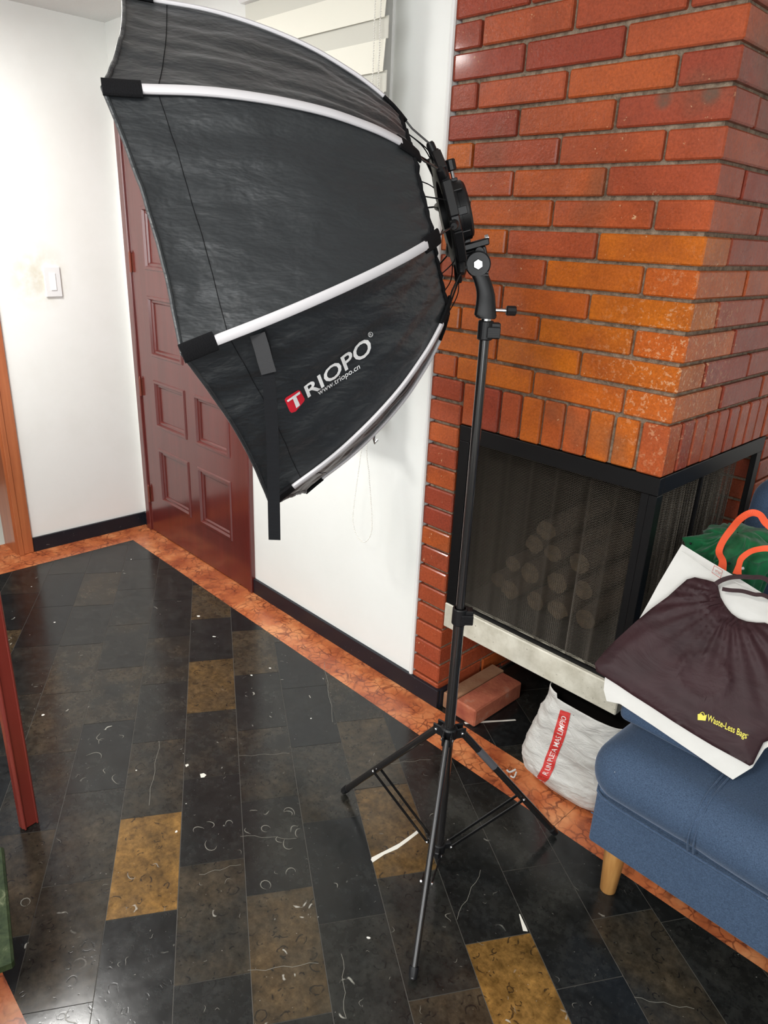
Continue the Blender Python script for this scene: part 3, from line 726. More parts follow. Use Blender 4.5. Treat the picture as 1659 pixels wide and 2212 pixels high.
# ------------------------------------------------------------------ light stand
PX, PY = -.880, 1.122
st = thing('light_stand', 'black telescopic tripod light stand on the dark tiled floor', 'light stand', (PX, PY, 0))
MB().tube([(PX, PY, .030), (PX, PY, .735)], .0125, 20).build('lower_tube', m_alu, st)
MB().tube([(PX, PY, .70), (PX, PY, 1.345)], .0098, 20).build('upper_tube', m_alu, st)
VR = Vector((.691, .722, 0)).normalized(); VD = Vector((-.722, .691, 0)).normalized()   # sideways / depth directions of the clamps
def clamp(name, zc, h, r):
    mb = MB().lathe((PX, PY, zc - h / 2), (0, 0, 1), [(0, r), (.002, r + .0015), (h - .002, r + .0015), (h, r)], 24)
    Mx = Matrix.Translation((PX, PY, zc)) @ Matrix.Rotation(math.atan2(VR.y, VR.x), 4, 'Z')
    mb.box(0, r + .014, -r * .75, r * .75, -h * .42, h * .42, M=Mx, bev=.002)
    o = mb.build(name, m_plastic, st, smooth=False)
    lv = MB(); 
    lv.box(r * .1, r + .0135, -r - .003, -r * .7, -h * .36, h * .22, M=Mx, bev=.0015)
    for k in range(6): lv.box(r * .15, r + .012, -r - .0045, -r * .7, -h * .32 + k * h * .085, -h * .32 + k * h * .085 + .0015, M=Mx)
    lv.build('clamp_lever', m_plastic, o, smooth=False)
clamp('tube_clamp', .715, .040, .0155); clamp('tube_clamp', 1.338, .036, .0135)
angs = [math.atan2(-.032, -.34), math.atan2(.304, .162), math.atan2(-.285, .185)]
hubm = MB().lathe((PX, PY, .385), (0, 0, 1), [(0, .018), (.003, .020), (.026, .020), (.030, .017)], 24)
for an in angs:
    Mx = Matrix.Translation((PX, PY, .398)) @ Matrix.Rotation(an, 4, 'Z')
    hubm.box(.012, .040, -.012, -.007, -.014, .014, M=Mx, bev=.002); hubm.box(.012, .040, .007, .012, -.014, .014, M=Mx, bev=.002)
hubm.build('leg_collar', m_plastic, st, smooth=False)
low = MB().lathe((PX, PY, .026), (0, 0, 1), [(0, .014), (.002, .017), (.026, .017), (.028, .014)], 24)
for an in angs:
    Mx = Matrix.Translation((PX, PY, .042)) @ Matrix.Rotation(an, 4, 'Z'); low.box(.010, .034, -.006, .006, -.009, .009, M=Mx, bev=.002)
low.build('brace_collar', m_plastic, st, smooth=False)
for i, an in enumerate(angs):
    e_ = Vector((math.cos(an), math.sin(an), 0)); sd = Vector((-e_.y, e_.x, 0)); B = Vector((PX, PY, 0))
    R0 = .3415
    p0 = B + e_ * .030 + V(0, 0, .398); p1 = B + e_ * (R0 - .004) + V(0, 0, .009)
    lg = MB().tube([p0, p1], .0092, 16, sq=.8).build('leg', m_alu, st)
    dr = (p1 - p0).normalized()
    MB().tube([p1 - dr * .022, p1 - dr * .010, p1 + dr * .002], [.0105, .0105, .0085], 16).build('leg_tip', m_plastic, lg)
    pb = p0 + (p1 - p0) * .62
    q0 = B + e_ * .030 + V(0, 0, .042)
    for s_ in (-1, 1):
        br = MB(); ribbon(br, [q0 + sd * s_ * .010, pb + sd * s_ * .0115], (e_ * .6 + V(0, 0, -.8)), .0075, .0028)
        br.build('brace', m_steel, st, smooth=False)
        for pp in (q0 + sd * s_ * .0125, pb + sd * s_ * .014, p0 + sd * s_ * .014): MB().lathe(pp - sd * s_ * .003, sd * s_, [(0, .0042), (.003, .004), (.0045, .002)], 10).build('rivet', m_chrome, st)
    if i == 1:
        qa = p0 + (p1 - p0) * .17; qb = p0 + (p1 - p0) * .33
        MB().tube([qa, qb], .0097, 16, cap=False, sq=.8).build('sticker', m_sticker, lg)['label'] = 'grey label sticker'
# ------------------------------------------------------------------ tilt grip head
HUB = Vector((-.969, 1.063, 1.534)); NN = Vector((-.653, -.694, -.303)).normalized()
VDN = RC @ Vector((0, 0, -1))
hd = thing('tilt_bracket', 'black pistol grip tilt bracket clamped on top of the light stand', 'bracket', (PX, PY, 1.358))
AX = Vector((-.66, .75, 0)).normalized()     # swivel axle direction
SW = Vector((-.899, 1.106, 1.457))
pts = [V(PX, PY, 1.360), V(PX - .002, PY - .002, 1.368), V(-.883, 1.120, 1.385), V(-.884, 1.118, 1.405), V(-.889, 1.113, 1.425), V(-.895, 1.108, 1.440), SW - V(0, 0, .006)]
gs = spline(pts, 5); gm = MB(); vs = []; n = 20
side = VR
for i, p in enumerate(gs):
    t = i / (len(gs) - 1)
    wx = .0200 if t < .12 else .0222 - .0055 * math.sin(min(1, max(0, (t - .1) / .9)) * math.pi * .75)
    if t < .05: wx *= .86
    wy = .0135
    for k in range(n):
        an = 2 * math.pi * k / n; cx = math.copysign(abs(math.cos(an)) ** .6, math.cos(an)); cy = math.copysign(abs(math.sin(an)) ** .6, math.sin(an))
        vs.append(p + side * cx * wx + AX * cy * wy)
fs = [[i * n + k, i * n + (k + 1) % n, (i + 1) * n + (k + 1) % n, (i + 1) * n + k] for i in range(len(gs) - 1) for k in range(n)] + [list(range(n)), [(len(gs) - 1) * n + k for k in range(n)]]
gm.add(vs, fs); grip = gm.build('grip', m_plastic, hd)
gb = MB()
for k, zz_ in enumerate((1.4435, 1.439)):
    cpt = V(-.8955, 1.108, zz_); Mx = Matrix.Translation(cpt) @ Matrix.Rotation(math.atan2(VR.y, VR.x), 4, 'Z')
    gb.box(-.0155, .0155, -.0145, .0145, -.0012, .0012, M=Mx)
gb.build('grip_band', m_plastic, grip, smooth=False)
dm = MB().lathe(SW - AX * .015, AX, [(0, .021), (.002, .0235), (.028, .0235), (.030, .021)], 36)
dm.build('tilt_joint', m_plastic, hd)
MB().lathe(SW - AX * .019, AX, [(0, .0085), (.002, .010), (.005, .010)], 6).build('tilt_bolt', m_chrome, hd, smooth=False)
MB().tube([(PX, PY, 1.350), (PX, PY, 1.364)], .010, 16).build('spigot', m_chrome, hd)
kn = MB().tube([V(PX, PY, 1.376) + VR * .012, V(PX, PY, 1.376) + VR * .042], .0035, 10); kn.build('knob_shaft', m_chrome, hd)
MB().lathe(V(PX, PY, 1.376) + VR * .036, VR, [(0, .0075), (.002, .0095), (.017, .0095), (.019, .008)], 10).build('clamp_knob', m_plastic, hd, smooth=False)
# head plate between tilt joint and drum
U = (V(0, 0, 1) - NN * NN.z).normalized(); SD = NN.cross(U).normalized()
def loc(a_, u_, s_): return HUB + NN * a_ + U * u_ + SD * s_
MF = Matrix((( -NN.x, U.x, SD.x), (-NN.y, U.y, SD.y), (-NN.z, U.z, SD.z))).to_4x4()
MF = Matrix.Translation(HUB) @ MF     # local x = backwards, y = up, z = sideways
hp = MB(); hp.box(.030, .082, -.070, -.058, -.017, .017, M=MF, bev=.002); hp.box(.034, .084, -.062, -.0575, -.012, .012, M=MF, bev=.002)
hp.box(.020, .075, -.086, -.070, -.010, .010, M=MF, bev=.002)
hp.build('head_plate', m_plastic, hd, smooth=False)
hk = MB().lathe(loc(-.062, -.078, 0) - AX * .018, AX, [(0, .008), (.002, .0095), (.036, .0095), (.038, .008)], 20); hk.build('pivot_lug', m_plastic, hd)
MB().lathe(loc(-.078, -.058, 0), -NN, [(0, .006), (.006, .006), (.007, .004)], 12).build('locking_screw', m_chrome, hd)
nk = MB(); nk.tube([SW + V(0, 0, .004), loc(-.055, -.082, 0)], [.0165, .012], 16, sq=.8); nk.build('joint_neck', m_plastic, hd)
for dy in (-.074, -.088): MB().tube([loc(-.030, dy, -.010), loc(-.055, dy, -.010)], .003, 8).build('guide_rod', m_plastic, hd)

# ------------------------------------------------------------------ octagonal softbox
D_, R_ = .410, .454; ro = 1.407
n3 = Vector((math.cos(-.308) * math.cos(3.957), math.cos(-.308) * math.sin(3.957), math.sin(-.308)))
u3 = Vector((0, 0, 1)).cross(n3).normalized(); w3 = n3.cross(u3); NN = n3
def rdir(k):   # k-th rib direction; k=0 top
    an = ro - k * math.pi / 4; return u3 * math.cos(an) + w3 * math.sin(an)
PROF = [(-.004, .112), (.004, .132), (.018, .165), (.038, .200), (.066, .235), (.092, .262), (.137, .303), (.190, .342), (.248, .378), (.300, .405), (.368, .434), (.410, .454)]
def prof(u):   # u 0..1 along arc from index 0..11
    x = u * (len(PROF) - 1); i = min(int(x), len(PROF) - 2); t = x - i
    p0 = PROF[max(i - 1, 0)]; p1 = PROF[i]; p2 = PROF[i + 1]; p3 = PROF[min(i + 2, len(PROF) - 1)]
    return tuple(.5 * (2 * p1[q] + (p2[q] - p0[q]) * t + (2 * p0[q] - 5 * p1[q] + 4 * p2[q] - p3[q]) * t * t + (3 * p1[q] - p0[q] - 3 * p2[q] + p3[q]) * t ** 3) for q in (0, 1))
def ribp(k, u, out=0.0):
    a_, r_ = prof(u); r_ *= {4: 1.045, 3: 1.0}.get(k % 8, 1.0); return HUB + NN * a_ + rdir(k) * (r_ + out)
sb = thing('softbox', 'large black octagonal softbox with white piped ribs on the light stand', 'softbox', tuple(HUB))
U0 = 2.55 / 11
def panel(k, u, v, off=0.0):
    uu = U0 + (1 - U0) * u
    a0 = ribp(k, uu); a1 = ribp(k + 1, uu); p = a0.lerp(a1, v)
    mid = (rdir(k) + rdir(k + 1)).normalized()
    s_ = math.sin(math.pi * v)
    sag = .006 * math.sin(math.pi * u) * s_
    rim = .012 * s_ * max(0, (u - .6) / .4) ** 2
    wr = Vector((p.x * 6 + k * 3.7, p.y * 6, p.z * 12 + p.x * 3))
    nz = noise.fractal(wr, 1.0, 2.0, 4) * .0050 + noise.noise(Vector((u * 3, v * 9 + k, k))) * .004
    nz *= min(1, s_ * 3)
    if u > .86: nz += .003 * math.sin(v * 40 + k * 2) * s_ * noise.noise(Vector((v * 8, k, u * 20)))
    nrm = (mid - NN * .55).normalized()
    return p - nrm * (sag) - NN * rim + nrm * (nz + off)
panels = []
for k in range(8):
    mb = MB(); mb.grid(lambda u, v: panel(k, u, v), 56, 44)
    o = mb.build('fabric_panel', m_nylon, sb, fix=False, angle=180)
    if (o.data.polygons[0].normal.dot(rdir(k) + rdir(k + 1))) < 0: o.data.flip_normals()
    so = o.modifiers.new('s', 'SOLIDIFY'); so.thickness = .0008; so.offset = -1
    panels.append(o)
    # hem at the rim and stitched seam
    hm = MB(); hm.tube([panel(k, 1.0, t / 24, .0008) for t in range(25)], .0032, 8); hm.build('rim_hem', m_nylon, o)
    sm = MB(); sm.tube([panel(k, .845, t / 24, .0004) for t in range(25)], .0006, 5); sm.build('seam', m_velcro, o)
    # back cuff edge (crinkled elastic)
    cf = MB(); cf.tube([panel(k, 0, t / 16, .001 + .002 * math.sin(t * 2.3 + k)) for t in range(17)], .0038, 8); cf.build('elastic_cuff', m_velcro, o)
for k in range(8):
    N_ = 48; us = [3.2 / 11 + (10.02 - 3.2) / 11 * i / N_ for i in range(N_ + 1)]
    pp = [ribp(k, u, .0035) for u in us]; tg = rdir(k).cross(NN).normalized()
    mb = MB(); erib(mb, pp, tg, .0150, .0075)
    rb_ = mb.build('rib_piping', m_piping, sb)
    pk = MB(); erib(pk, [ribp(k, u, .003) for u in (9.95 / 11, 10.3 / 11, 10.7 / 11, 1.0)] , tg, .027, .009); pk.build('velcro_pocket', m_velcro, sb)
    cu = MB(); erib(cu, [ribp(k, u, .003) for u in (2.0 / 11, 2.4 / 11, 2.8 / 11, 3.3 / 11)], tg, .026, .007); cu.build('rod_sleeve', m_velcro, sb)
    rd = MB(); rd.tube([HUB + rdir(k) * .100 - NN * .019, HUB + rdir(k) * .124 - NN * .013, ribp(k, 1.5 / 11, .006), ribp(k, 2.2 / 11, .003)], .0018, 8); rd.build('spring_rod', m_alu, sb)
    sv = MB(); sv.lathe(HUB + rdir(k) * .092 - NN * .020, (rdir(k) + NN * .18).normalized(), [(0, .0085), (.004, .0085), (.030, .0075), (.034, .0055)], 14)
    sv.build('rod_socket', m_plastic, sb)
    # elastic loop from cuff to ring
    mid = (rdir(k) + rdir(k + 1)).normalized()
    s0 = panel(k, 0, .5); s1 = HUB + mid * .100 - NN * .014
    lp = MB(); lp.tube(spline([s0, s0.lerp(s1, .5) + NN * (-.010) + U * -.004, s1], 6), .0011, 6)
    lp.build('elastic_loop', m_velcro, sb)
    ico_ = MB(); ico_.lathe(s1, -NN, [(0, .005), (.007, .0055), (.009, .003)], 10); ico_.build('loop_stud', m_plastic, sb)
rp = MB().lathe(HUB - NN * .029, NN, [(0, .060), (0, .104), (.002, .107), (.014, .107), (.016, .104), (.016, .060), (0, .060)], 48, cap=False); ring = rp.build('speed_ring', m_plastic, sb)
for k in range(8):
    mid = (rdir(k) + rdir(k + 1)).normalized(); tg = mid.cross(NN).normalized()
    Mx = Matrix((( mid.x, tg.x, NN.x), (mid.y, tg.y, NN.y), (mid.z, tg.z, NN.z))).to_4x4(); Mx = Matrix.Translation(HUB + mid * .103 - NN * .021) @ Mx
    rl = MB().box(-.006, .0055, -.030, .030, -.008, .008, M=Mx, bev=.0015); rl.build('ring_rail', m_plastic, sb, smooth=False)
dr = MB().lathe(HUB - NN * .024, -NN, [(0, .062), (.004, .062), (.005, .056), (.015, .056), (.016, .053), (.030, .052), (.032, .049), (.034, .048), (.034, .040), (-.002, .040)], 48, cap=False)
dr.build('bayonet_drum', m_plastic, sb)
dt = MB()
for an in range(0, 360, 45):
    dd = (U * math.cos(math.radians(an)) + SD * math.sin(math.radians(an)))
    Mx = Matrix(((dd.x, dd.cross(NN).x, NN.x), (dd.y, dd.cross(NN).y, NN.y), (dd.z, dd.cross(NN).z, NN.z))).to_4x4(); Mx = Matrix.Translation(HUB - NN * .040 + dd * .053) @ Mx
    dt = MB(); dt.box(-.004, .004, -.007, .007, -.010, .010, M=Mx, bev=.001); dt.build('drum_lug', m_plastic, sb, smooth=False)
kt = HUB - NN * .044 + U * .047
MB().tube([kt, kt + U * .030], .0035, 10).build('lock_shaft', m_chrome, sb)
MB().lathe(kt + U * .022, U, [(0, .0075), (.002, .0095), (.018, .0095), (.020, .008)], 10).build('lock_knob', m_plastic, sb, smooth=False)
MB().tube([HUB - NN * .018 + U * .092, HUB - NN * .030 + U * .092], .003, 8).build('release_lever', m_plastic, sb)
df = MB(); cen = HUB + NN * (D_ - .03)
df.add([cen] + [cen + rdir(k) * (R_ - .03) for k in range(8)], [[0, 1 + k, 1 + (k + 1) % 8] for k in range(8)]); df.build('front_diffuser', m_diff, sb, smooth=False)
# strap
tab = ribp(2, 8.45 / 11, .008)
cdir = Vector((.69, .72, 0)).normalized()
sp_ = MB(); top = on_plane(562, 716, tab, VDN)
def pl(px, py, d_=0.0): return on_plane(px, py, tab - VDN * d_, VD)
spp = spline([pl(560, 716), pl(570, 745, .004), pl(577, 790, .008), pl(583, 850, .010), pl(589, 950, .010), pl(591, 1060, .009), pl(593, 1166, .008)], 8)
ribbon(sp_, spp, cdir, .0185, .0016); strap = sp_.build('hanging_strap', m_webbing, sb, smooth=False)
tb = MB(); ribbon(tb, spline([pl(556, 722, .006), pl(565, 750, .010), pl(573, 780, .013), pl(581, 806, .013)], 6), cdir, .022, .0022); tbo = tb.build('velcro_tab', Mat('grey_velcro', (0.03, 0.03, 0.032), .95).m, strap, smooth=False)

# ------------------------------------------------------------------ decals laid onto real surfaces
def bvh_of(objs):
    vs = []; fs = []
    for o in objs:
        off = wpos(o); n0 = len(vs); vs += [Vector(v_.co) + off for v_ in o.data.vertices]; fs += [[i + n0 for i in p.vertices] for p in o.data.polygons]
    return BVHTree.FromPolygons(vs, fs)
def lay(mb_v, mb_f, quad, bvh, off):
    out = []
    for (s_, t_) in mb_v:
        (ax_, ay_), (bx_, by_), (cx_, cy_), (dx_, dy_) = quad   # BL BR TR TL
        x = (1 - s_) * (1 - t_) * ax_ + s_ * (1 - t_) * bx_ + s_ * t_ * cx_ + (1 - s_) * t_ * dx_
        y = (1 - s_) * (1 - t_) * ay_ + s_ * (1 - t_) * by_ + s_ * t_ * cy_ + (1 - s_) * t_ * dy_
        r = ray(x, y); h = bvh.ray_cast(CAM, r)
        if h[0] is None: return None
        nr = h[1] if h[1].dot(r) < 0 else -h[1]
        out.append(h[0] + nr * off)
    return out
def text_mesh(body, bold=0.0, shear=0.0, spacing=1.0):
    cu = bpy.data.curves.new('t', 'FONT'); cu.body = body; cu.offset = bold; cu.shear = shear; cu.space_character = spacing; cu.resolution_u = 3
    o = bpy.data.objects.new('t', cu); COL.objects.link(o); dg = bpy.context.evaluated_depsgraph_get(); dg.update()
    me = bpy.data.meshes.new_from_object(o.evaluated_get(dg)); COL.objects.unlink(o); bpy.data.objects.remove(o)
    bm = bmesh.new(); bm.from_mesh(me); bmesh.ops.remove_doubles(bm, verts=bm.verts, dist=1e-5)
    bmesh.ops.triangulate(bm, faces=bm.faces)
    x0 = min(v_.co.x for v_ in bm.verts); x1 = max(v_.co.x for v_ in bm.verts)
    bm.verts.ensure_lookup_table()
    vs = [(v_.co.x, v_.co.y) for v_ in bm.verts]; fs = [[v_.index for v_ in f.verts] for f in bm.faces]; bm.free()
    y0 = 0.0; y1 = .70 if body.upper() == body or body[0].isupper() else .50
    return [((x - x0) / (x1 - x0), (y - y0) / (y1 - y0)) for x, y in vs], fs
def decal_text(name, body, quad, bvh, mat, parent, off=.0012, bold=0.0, shear=0.0, spacing=1.0):
    vs, fs = text_mesh(body, bold, shear, spacing); out = lay(vs, fs, quad, bvh, off)
    if out is None: print('DECAL MISS', name); return
    return MB().add(out, fs).build(name, mat, parent, smooth=False, fix=False)
def decal_poly(name, poly, bvh, mat, parent, off=.0010, sub=4):
    cx = sum(p[0] for p in poly) / len(poly); cy = sum(p[1] for p in poly) / len(poly)
    vs = [(cx, cy)]; fs = []; m = []
    for i in range(len(poly)):
        p, q_ = poly[i], poly[(i + 1) % len(poly)]
        for k in range(sub): m.append((p[0] + (q_[0] - p[0]) * k / sub, p[1] + (q_[1] - p[1]) * k / sub))
    N_ = len(m)
    for rr in (.33, .66, 1.0): vs += [(cx + (x - cx) * rr, cy + (y - cy) * rr) for x, y in m]
    fs += [[0, 1 + k, 1 + (k + 1) % N_] for k in range(N_)]
    for rr in (0, 1): fs += [[1 + rr * N_ + k, 1 + (rr + 1) * N_ + k, 1 + (rr + 1) * N_ + (k + 1) % N_, 1 + rr * N_ + (k + 1) % N_] for k in range(N_)]
    out = []
    for x, y in vs:
        r = ray(x, y); h = bvh.ray_cast(CAM, r)
        if h[0] is None: print('DECAL MISS', name); return
        nr = h[1] if h[1].dot(r) < 0 else -h[1]; out.append(h[0] + nr * off)
    return MB().add(out, fs).build(name, mat, parent, smooth=False, fix=False)
bs = bvh_of([panels[2]]); pn = panels[2]
decal_text('brand_lettering', 'RIOPO', [(664, 858), (805, 757), (793, 724), (655, 835)], bs, m_white, pn, .0016, .018)
decal_text('web_address', 'www.triopo.cn', [(687, 853), (777, 795), (775, 787), (684.5, 845)], bs, m_white, pn, .0016, .006)
decal_poly('logo_badge', [(614, 863), (617, 858), (643, 842), (648, 843.5), (657.5, 861), (656, 866), (638, 888), (629, 891), (625, 888)], bs, m_red, pn, .0012)
decal_poly('logo_letter', [(618.2, 864), (646, 844), (647.5, 849), (620.5, 867.5)], bs, m_white, pn, .0019)
decal_poly('logo_letter', [(630.5, 858), (638, 854), (646.8, 874), (638.8, 880.5)], bs, m_white, pn, .0019)
ringp = [(798.9 + 5.4 * math.cos(k * math.pi / 8), 721.8 + 6 * math.sin(k * math.pi / 8)) for k in range(16)]
vs = ringp + [(798.9 + 4.2 * math.cos(k * math.pi / 8), 721.8 + 4.8 * math.sin(k * math.pi / 8)) for k in range(16)]
out = []
for x, y in vs:
    h = bs.ray_cast(CAM, ray(x, y)); out.append(h[0] + h[1] * (-.0016 if h[1].dot(ray(x, y)) > 0 else .0016) if h[0] is not None else None)
if None not in out: MB().add(out, [[k, (k + 1) % 16, 16 + (k + 1) % 16, 16 + k] for k in range(16)]).build('registered_mark', m_white, pn, smooth=False, fix=False)
decal_text('registered_mark', 'R', [(797.6, 726.0), (802.5, 723.6), (799.8, 717.5), (795.6, 719.6)], bs, m_white, pn, .0016)

# ------------------------------------------------------------------ sofa
so = thing('sofa', 'blue fabric sofa with rolled seat and honey wooden legs beside the fireplace', 'sofa', (.3, 1.7, 0))
def seat_disp(W, nrm, P_):
    f = 1 + 0 * P_.x
    W = W + nrm * (.006 * noise.noise(W * 5))
    # tufted T seam
    dx = abs(W.x + .352); 
    if W.z > .36 or W.y < 1.36: W = W - nrm * .006 * math.exp(-(dx / .010) ** 2)
    return W
MB().rbox((-.612, 1.288, .298), (1.24, 2.02, .446), .072, 12, seat_disp).build('seat_cushion', m_sofa, so, angle=180)
MB().rbox((-.588, 1.325, .150), (1.21, 2.10, .312), .010, 6).build('seat_base', m_sofa, so)
pp = MB(); pp.tube([(1.2, 1.306, .306), (-.53, 1.306, .306), (-.565, 1.311, .306), (-.582, 1.322, .306), (-.592, 1.345, .306), (-.594, 1.38, .306), (-.594, 1.9, .306)], .0035, 8); pp.build('piping', m_sofa, so)
p2 = MB()
for dx in (-.006, .006): p2.tube(spline([(-.352 + dx, 1.302, .312), (-.352 + dx, 1.289, .345), (-.352 + dx, 1.287, .375), (-.352 + dx, 1.299, .410), (-.352 + dx, 1.325, .437), (-.352 + dx, 1.37, .4465), (-.352 + dx, 1.50, .448), (-.352 + dx, 1.8, .448)], 6), .0022, 6)
p2.build('seat_seam', m_sofa, so)
p3 = MB(); p3.tube([(-.59, 1.3245, .235), (1.2, 1.3245, .235)], .0018, 6); p3.build('base_seam', m_sofa, so)
def back_disp(W, nrm, P_): return W + V(0, .22 * (W.z - .44), 0) + nrm * .006 * noise.noise(W * 4)
MB().rbox((-.632, 1.93, .40), (1.22, 2.06, .925), .063, 10, back_disp).build('backrest', m_sofa, so, angle=180)
for (x, y) in ((-.533, 1.372), (1.14, 1.372), (-.533, 2.02), (1.14, 2.02)):
    MB().lathe((x, y, .0), (0, 0, 1), [(0, .018), (.002, .0195), (.156, .028)], 24).build('leg', m_honey, so)
cu = thing('box_cushion', 'dark blue box cushion lying on the sofa seat under the bags', 'cushion', (-.5, 1.55, .444))
def cush_disp(W, nrm, P_): return W + nrm * .003 * noise.noise(W * 7)
MB().rbox((-.610, 1.415, .448), (-.400, 1.78, .494), .018, 8, cush_disp).build('cushion_body', m_sofa, cu, angle=180)
cp = MB(); cp.tube([(-.404, 1.4185, .455), (-.404, 1.4185, .490)], .0022, 6); cp.tube([(-.60, 1.4185, .488), (-.412, 1.4185, .488), (-.406, 1.421, .488), (-.4035, 1.427, .488), (-.4035, 1.76, .488)], .0022, 6)
cp.build('piping', m_sofa, cu)

# ------------------------------------------------------------------ bags on the sofa
BL = Vector((-.636, 1.40, .51)); TL = Vector((-.637, 1.66, .825)); BR = Vector((-.33, 1.41, .455))
BN = (BR - BL).cross(TL - BL).normalized()
if BN.z < 0: BN = -BN
BL = BL + BN * .045
def bp(px, py, off=0.0): return on_plane(px, py, BL + BN * off, BN)
def fill_outline(pts2, holes=(), res=.012):
    # returns list of 2D triangles mesh (plane coords) of a polygon with holes
    bm = bmesh.new()
    for loop in [pts2] + list(holes):
        vs_ = [bm.verts.new((p[0], p[1], 0)) for p in loop]
        for i in range(len(vs_)): bm.edges.new((vs_[i], vs_[(i + 1) % len(vs_)]))
    bmesh.ops.triangle_fill(bm, use_beauty=True, use_dissolve=False, edges=bm.edges[:])
    for it in range(5):
        ed = [e_ for e_ in bm.edges if e_.calc_length() > res * 1.6]
        if not ed: break
        bmesh.ops.subdivide_edges(bm, edges=ed, cuts=1, use_grid_fill=False)
        bmesh.ops.triangulate(bm, faces=[f for f in bm.faces if len(f.verts) > 3])
    bmesh.ops.beautify_fill(bm, faces=bm.faces[:], edges=[e_ for e_ in bm.edges if not e_.is_boundary])
    bm.verts.ensure_lookup_table()
    bd = set(v_.index for v_ in bm.verts if v_.is_boundary)
    V2 = [(v_.co.x, v_.co.y) for v_ in bm.verts]; F2 = [[v_.index for v_ in f.verts] for f in bm.faces]
    be = [(e_.verts[0].index, e_.verts[1].index) for e_ in bm.edges if e_.is_boundary]
    bm.free(); return V2, F2, be
BE = (BR - BL).normalized(); BU = BN.cross(BE).normalized()
if BU.z < 0: BU = -BU
def to2(p): q_ = p - BL; return (q_.dot(BE), q_.dot(BU))
def bag(name, mat, parent, outline, holes, top_fn, bot_fn, res=.012):
    V2, F2, be = fill_outline(outline, holes, res)
    pts = [Vector(p) for p in V2]
    bpts = [Vector(V2[i]) for i in set(i for e_ in be for i in e_)]
    dist = [min(((p - q_).length for q_ in bpts), default=0) for p in pts]
    n0 = len(V2)
    top = [BL + BE * p[0] + BU * p[1] + BN * top_fn(p, d_) for p, d_ in zip(V2, dist)]
    bot = [BL + BE * p[0] + BU * p[1] + BN * bot_fn(p, d_) for p, d_ in zip(V2, dist)]
    fs = [list(f) for f in F2] + [[i + n0 for i in reversed(f)] for f in F2] + [[a_, b_, b_ + n0, a_ + n0] for a_, b_ in be]
    return MB().add(top + bot, fs).build(name, mat, parent, angle=70)
tote_px = [(1473, 1177), (1425, 1258), (1378, 1343), (1338, 1405), (1308, 1455), (1304, 1490), (1310, 1514), (1339, 1520), (1410, 1566), (1486, 1617), (1545, 1657), (1588, 1685), (1632, 1658), (1659, 1617)]
tote2 = [to2(bp(*p)) for p in tote_px]
tr = to2(bp(1659, 1262)); ex = (tote2[0][0] + .375, tr[1] + .02)
bl_, br_ = tote2[-1], None
tote2 += [(tote2[-1][0] + .035, tote2[-1][1] + .09), (tote2[0][0] + .40, tote2[0][1] - .13), (tote2[0][0] + .40, tote2[0][1] - .02)]
hgt = max(p[1] for p in tote2)
tb_ = thing('tote_bag', 'white fabric tote bag with orange handles lying under the brown bag on the sofa', 'bag', tuple(BL))
def tote_top(p, d_): return .004 * noise.noise(Vector((p[0] * 14, p[1] * 14, 1))) + .006 * min(1, d_ / .05)
def tote_bot(p, d_): return -.004 - .085 * min(1, d_ / .10) * max(0, min(1, (p[1] - .08) / .2))
tote = bag('bag_body', m_tote, tb_, tote2, (), tote_top, tote_bot)
hem = MB(); hem.tube([bp(1473, 1190, .006), bp(1535, 1232, .008), bp(1600, 1262, .008), bp(1659, 1290, .008)], .0008, 5); hem.build('hem_stitch', m_tote, tb_)
br = thing('reusable_bag', 'dark plum brown nylon shopping bag with yellow printed lettering on top of the white tote', 'bag', tuple(BL + BN * .02))
OFF = .016
bro = [(1287, 1435), (1305, 1412), (1324, 1392), (1377, 1343), (1410, 1315), (1444, 1290), (1468, 1268), (1486, 1252), (1503, 1247), (1530, 1252), (1553, 1258),
       (1556, 1273), (1560, 1288), (1568, 1302), (1577, 1314), (1585, 1323), (1600, 1333), (1618, 1339), (1640, 1341.5), (1659, 1341)]
brb = [(1659, 1604), (1647, 1628), (1636, 1652), (1628, 1656), (1612, 1647), (1578, 1629), (1544, 1611), (1500, 1585), (1456, 1558), (1410, 1528), (1368, 1502), (1335, 1480), (1306, 1462), (1290, 1452)]
b2a = [to2(bp(*p, OFF)) for p in bro]; b2b = [to2(bp(*p, OFF)) for p in brb]
ns = b2a[-1]; be0 = b2b[0]
ext = [(ns[0] + .05, ns[1] + .004), (ns[0] + .085, ns[1] + .03), (ns[0] + .095, ns[1] + .08), (ns[0] + .16, ns[1] + .075), (ns[0] + .21, ns[1] - .06), (be0[0] + .03, be0[1] + .05)]
brown2 = b2a + ext + b2b
cd = to2(bp(1525, 1462, OFF))
def wrk(p):
    x, y = p
    w_ = noise.fractal(Vector((x * 14 + y * 9, y * 12 - x * 4, 3)), 1.0, 2.1, 5) * .0028
    # folds running from the shoulder down
    ang = math.atan2(y - .33, x - .12); w_ += .004 * math.sin(ang * 26) * max(0, min(1, (y - .10) / .15)) * .8
    return w_
def brown_top(p, d_):
    dd = math.hypot(p[0] - cd[0], (p[1] - cd[1]) * 1.0)
    ringv = .0035 * math.exp(-((dd - .052) / .005) ** 2) + (.003 if dd < .05 else 0)
    return OFF + .012 * min(1, d_ / .03) + wrk(p) * min(1, d_ / .01) + ringv
def brown_bot(p, d_): return OFF - .003 + min(.012 * min(1, d_ / .03), .009) * 0 - .001
brown = bag('bag_body', m_brown, br, brown2, (), brown_top, brown_bot, .008)
hl = MB()
hpx = [(1545, 1262), (1560, 1253), (1585, 1246.5), (1620, 1247), (1659, 1254)]
